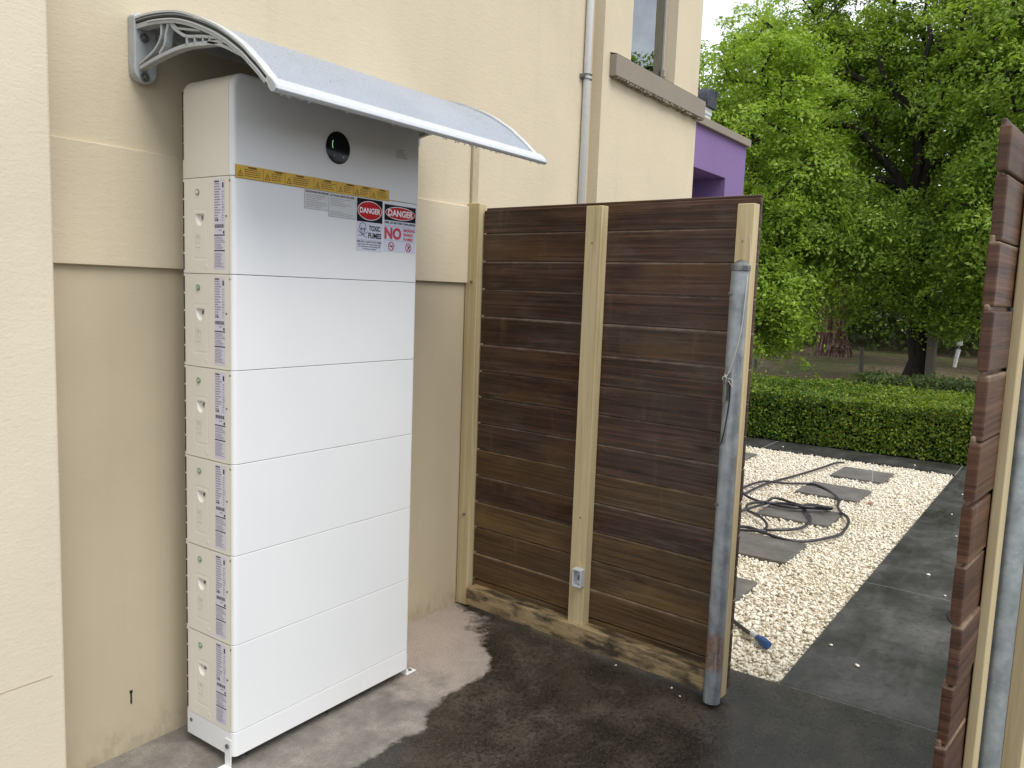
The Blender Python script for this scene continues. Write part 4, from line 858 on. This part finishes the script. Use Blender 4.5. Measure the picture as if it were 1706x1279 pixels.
ELM = [((14.2, 1.61, 2.69), (.95, .85, .75), 1.6), ((14.6, 2.47, 3.4), (.95, .9, .8), 1.3), ((15, 1.25, 1.85), (.95, .9, .55), 1.2), ((15.8, .33, 2.69), (.95, .8, .6), 1), ((15.8, -.21, 1.35), (.95, .7, .35), .7), ((14.5, -.51, 3.49), (.95, .6, .6), 1), ((15.5, -.42, 2.35), (.95, .8, .6), 1), ((16, 2.29, 5.09), (.95, 1.2, .9), 1.8), ((16, 3.12, 5.16), (.95, 1.0, .9), 1.4), ((16.5, 2.05, 6.45), (.95, 1.2, 1.0), 1.8), ((16.5, 3.02, 6.82), (.95, 1.2, 1.0), 1.6), ((17, 1.17, 6.81), (.95, 1.2, 1.2), 1.8), ((18.3, 1.27, 5.55), (.95, 1.3, 1.3), 1.6), ((18, 1.84, 4.41), (.95, 1.2, .9), 1.3), ((17.3, .33, 5.27), (.95, 1.0, 1.0), 1.3), ((16, -.25, 5.92), (.95, 1.0, 1.0), 1.4), ((16.5, -.71, 4.6), (.95, 1, 1), 1.2), ((18.3, .78, 3.89), (.95, 1, .9), 1.2), ((16.5, 2.68, 8.53), (.95, 1.6, 1.1), 1), ((16.5, 1.03, 8.53), (.95, 1.6, 1.1), 1), ((16, -.47, 7.53), (.95, 1.5, 1.2), 1), ((16.6, 1.11, 2.99), (.95, .9, .6), .8)]
tree('elm_tree', 'large spreading green tree with a thick black trunk behind the hedge', (16.4, .56, -.05), [(16.4, .56, -.1), (16.4, .60, 1.4), (16.38, .68, 2.5), (16.25, .76, 3.5)], .25, ELM, 560, 170000, .078, 'leaf_a', 'bark', 3, .27,
     limbs=[[(16.3, .72, 2.5), (16.1, .9, 3.4), (15.8, 1.16, 3.95), (15.4, 1.67, 4.64), (15.0, 2.08, 4.83)], [(16.25, .76, 3.5), (16.0, .8, 4.07), (15.8, .77, 4.92), (15.6, .75, 5.84), (15.5, .71, 6.55)], [(16.25, .76, 3.5), (16.0, .54, 4.49), (15.9, .62, 5.47), (15.8, .54, 6.4)], [(16.25, .76, 3.5), (16.0, .86, 4.96), (15.9, 1.19, 5.42), (15.7, 1.51, 5.85)], [(16.25, .76, 3.5), (15.9, .81, 5.16), (15.7, .37, 5.72), (15.5, .11, 6.26)]])
tree('elm_tree', 'bright green tree drooping low to the ground just left of the open view', (13.7, 3.4, -.05), [(13.7, 3.4, -.1), (13.7, 3.35, 1.3), (13.65, 3.2, 2.7), (13.6, 3.1, 4.4), (13.6, 3.0, 5.8)], .13,
     [((13.5, 3.0, 4.3), (2.0, 1.35, 2.3), 5), ((13.3, 2.5, 1.55), (1.1, .75, 1.0), 2.2), ((13.3, 3.3, 2.3), (1.4, 1.2, 1.5), 2.4)], 300, 85000, .075, 'leaf_b', 'bark', 5, .25)
tree('elm_tree', 'dark-limbed green tree rising above the right-hand gate leaf', (15.6, -2.1, -.05), [(15.6, -2.1, -.1), (15.55, -1.9, 1.8), (15.5, -1.6, 3.2), (15.4, -1.2, 4.8), (15.3, -1.0, 6.4)], .17,
     [((15.2, -1.4, 5.4), (2.2, 2.0, 2.6), 4), ((14.6, -1.2, 2.5), (1.2, 1.0, .9), 1.4)], 210, 60000, .085, 'leaf_a', 'bark', 8, .30)
tree('elm_tree', 'tree standing off to the right, seen only as a reflection in the window', (19, -8.2, -.05), [(19, -8.2, -.1), (19, -8.2, 2.5), (19, -8.1, 5.5), (19, -8, 7.2)], .2, [((19, -8.1, 5.6), (3.2, 3.4, 2.6), 3)], 90, 30000, .10, 'leaf_a', 'bark', 31, .45)
tree('gum_tree', 'tree with peeling red-brown trunk standing in shade beyond the wire fence', (23, 3.75, -.05), [(23, 3.75, -.1), (23, 3.85, 1.4), (22.9, 4.1, 3.2), (22.8, 4.3, 5.4), (22.8, 4.5, 7.5)], .44,
     [((22.8, 4.6, 6.8), (3.0, 3.0, 2.6), 3), ((22.2, 3.4, 4.0), (2.2, 2.2, 1.2), 1.5)], 110, 17000, .17, 'leaf_a', 'redbark', 12, .55)
for (x, y, s_, lb) in ((21.5, -.9, 21, 'shaded tree far back between the black trunk and the right-hand gate'), (24.5, 7.6, 22, 'dark tree far back behind the bright drooping tree')):
    tree('shade_tree', lb, (x, y, -.05), [(x, y, -.1), (x+.05, y, 2.0), (x+.2, y+.2, 4.5), (x+.2, y+.3, 7.0)], .2,
         [((x, y, 6.0), (3.2, 3.2, 3.4), 3), ((x-.5, y, 3.0), (2.4, 2.2, 1.0), 1)], 100, 17000, .17, 'leaf_a', 'bark', s_, .55)
# far wood reading as one dark mass
sr = np.random.default_rng(40); n = 95000
P = np.stack([sr.uniform(25.5, 36, n), sr.uniform(-9, 20, n), np.zeros(n)], 1)
hgt = np.array([4.6+2.6*noise.noise((x*.22, y*.22, 3))+1.2*noise.noise((x*.7, y*.7, 8)) for x, y, _ in P]); P[:, 2] = sr.uniform(0, 1, n)**.8*hgt+np.clip((P[:, 0]-24)*.035, 0, 1.2)
V, F = leaf_cards(P, sr.normal(0, .7, (n, 3))+np.array([-.4, 0, .6]), .22*sr.uniform(.6, 1.4, n), sr)
tag(link('far_wood', np_mesh('far_wood', V, F, 'leaf_d')), 'dark mass of woodland beyond the trees', 'woodland', None, 'stuff')

# hedges
def hedge(name, label, x0, x1, y0, y1, h, dens, lsize, seed, leaf='leaf_h'):
    sr = np.random.default_rng(seed); t = thing(name, label, 'hedge', (x0, (y0+y1)/2, 0)); o0 = np.array([x0, (y0+y1)/2, 0])
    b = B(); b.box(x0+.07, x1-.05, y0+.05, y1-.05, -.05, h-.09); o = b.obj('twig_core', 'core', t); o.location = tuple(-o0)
    PP = []; NN = []
    def face(n, fx, nrm): 
        PP.append(fx(n)); NN.append(np.tile(nrm, (n, 1))+sr.normal(0, .75, (n, 3)))
    face(int(dens*1.8*(y1-y0)*h), lambda n: np.stack([x0+np.abs(sr.normal(0, .035, n)), sr.uniform(y0, y1, n), sr.uniform(.01, h, n)], 1), np.array([-1, 0, .25]))
    face(int(dens*(y1-y0)*(x1-x0)), lambda n: np.stack([sr.uniform(x0, x1, n), sr.uniform(y0, y1, n), h-np.abs(sr.normal(0, .04, n))], 1), np.array([0, 0, 1]))
    n_s = int(60*(y1-y0)); bs = np.stack([sr.uniform(x0, x1, n_s), sr.uniform(y0, y1, n_s), np.full(n_s, h)], 1); ln = sr.uniform(.02, .075, n_s); dr_ = sr.normal(0, .35, (n_s, 3))+np.array([-.1, 0, 1])
    for k_ in range(6): PP.append(bs+dr_*(ln*(k_/5))[:, None]); NN.append(sr.normal(0, 1, (n_s, 3))+np.array([0, 0, .4]))
    P = np.concatenate(PP); Nn = np.concatenate(NN)
    wob = np.array([noise.noise((x*2.1, y*2.1, z*2.1))*.05+noise.noise((x*7, y*7, z*7))*.03 for x, y, z in P]); P[:, 0] -= wob*.8; P[:, 2] += wob*.9*(P[:, 2]/h)
    V, F = leaf_cards(P-o0, Nn, lsize*sr.uniform(.7, 1.35, len(P)), sr, .1, .6); link('foliage', np_mesh('foliage', V, F, leaf), t); return t
hedge('box_hedge', 'low clipped box hedge across the far side of the gravel', 7.06, 9.1, -3.4, 3.6, .50, 4200, .030, 50)
hedge('box_hedge', 'narrow dark clipped hedge in shade at the foot of the black trunk', 13.2, 13.8, -2.6, 1.0, .26, 1800, .05, 51, 'leaf_d')
# fence of posts and wire
for i, (x, y, h, rr, lb) in enumerate(((17.1, 1.735, .52, .055, 'short round timber fence post left of the black trunk'), (17.0, 4.0, .30, .05, 'timber fence post half hidden by the drooping bright tree'), (16.15, .27, .98, .10, 'thick grey split post standing right beside the black trunk'), (17.1, -.9, .50, .05, 'timber fence post seen beside the open gate leaf'))):
    t = thing('fence_post', lb, 'fence post', (x, y, -.05), 0, 'posts of the wire fence')
    B().tube([(0, 0, -.05), (.01, .01, h*.5), (0, .02, h+.05)], [rr, rr*.97, rr*.92], 10).obj('post', 'old_wood', t, smooth=40)
fw = thing('wire_fence', 'thin slack fence wires strung between the posts', 'wire fence', (17.1, 1.7, 0))
for z in (.18, .36, .46): B().tube([(0, 2.3, z*.8), (0, 1.1, z-.02), (0, 0, z), (0, -1.3, z-.02), (0, -2.6, z)], .003, 4).obj('wire', 'galv_dark', fw)
mk = thing('marker_post', 'bent white marker post at the edge of the far trees', 'marker post', (18, .03, 0))
B().tube([(0, .05, .2), (0, .03, .40), (0, .0, .58)], [.035, .04, .042], 8).obj('post', 'white_edge', mk, smooth=40); B().box(-.02, .02, -.06, .05, .66, .82).obj('plate', 'white_edge', mk, bevel=.01); B().tube([(0, .0, .56), (0, -.005, .68)], .014, 6).obj('stem', 'galv_dark', mk)
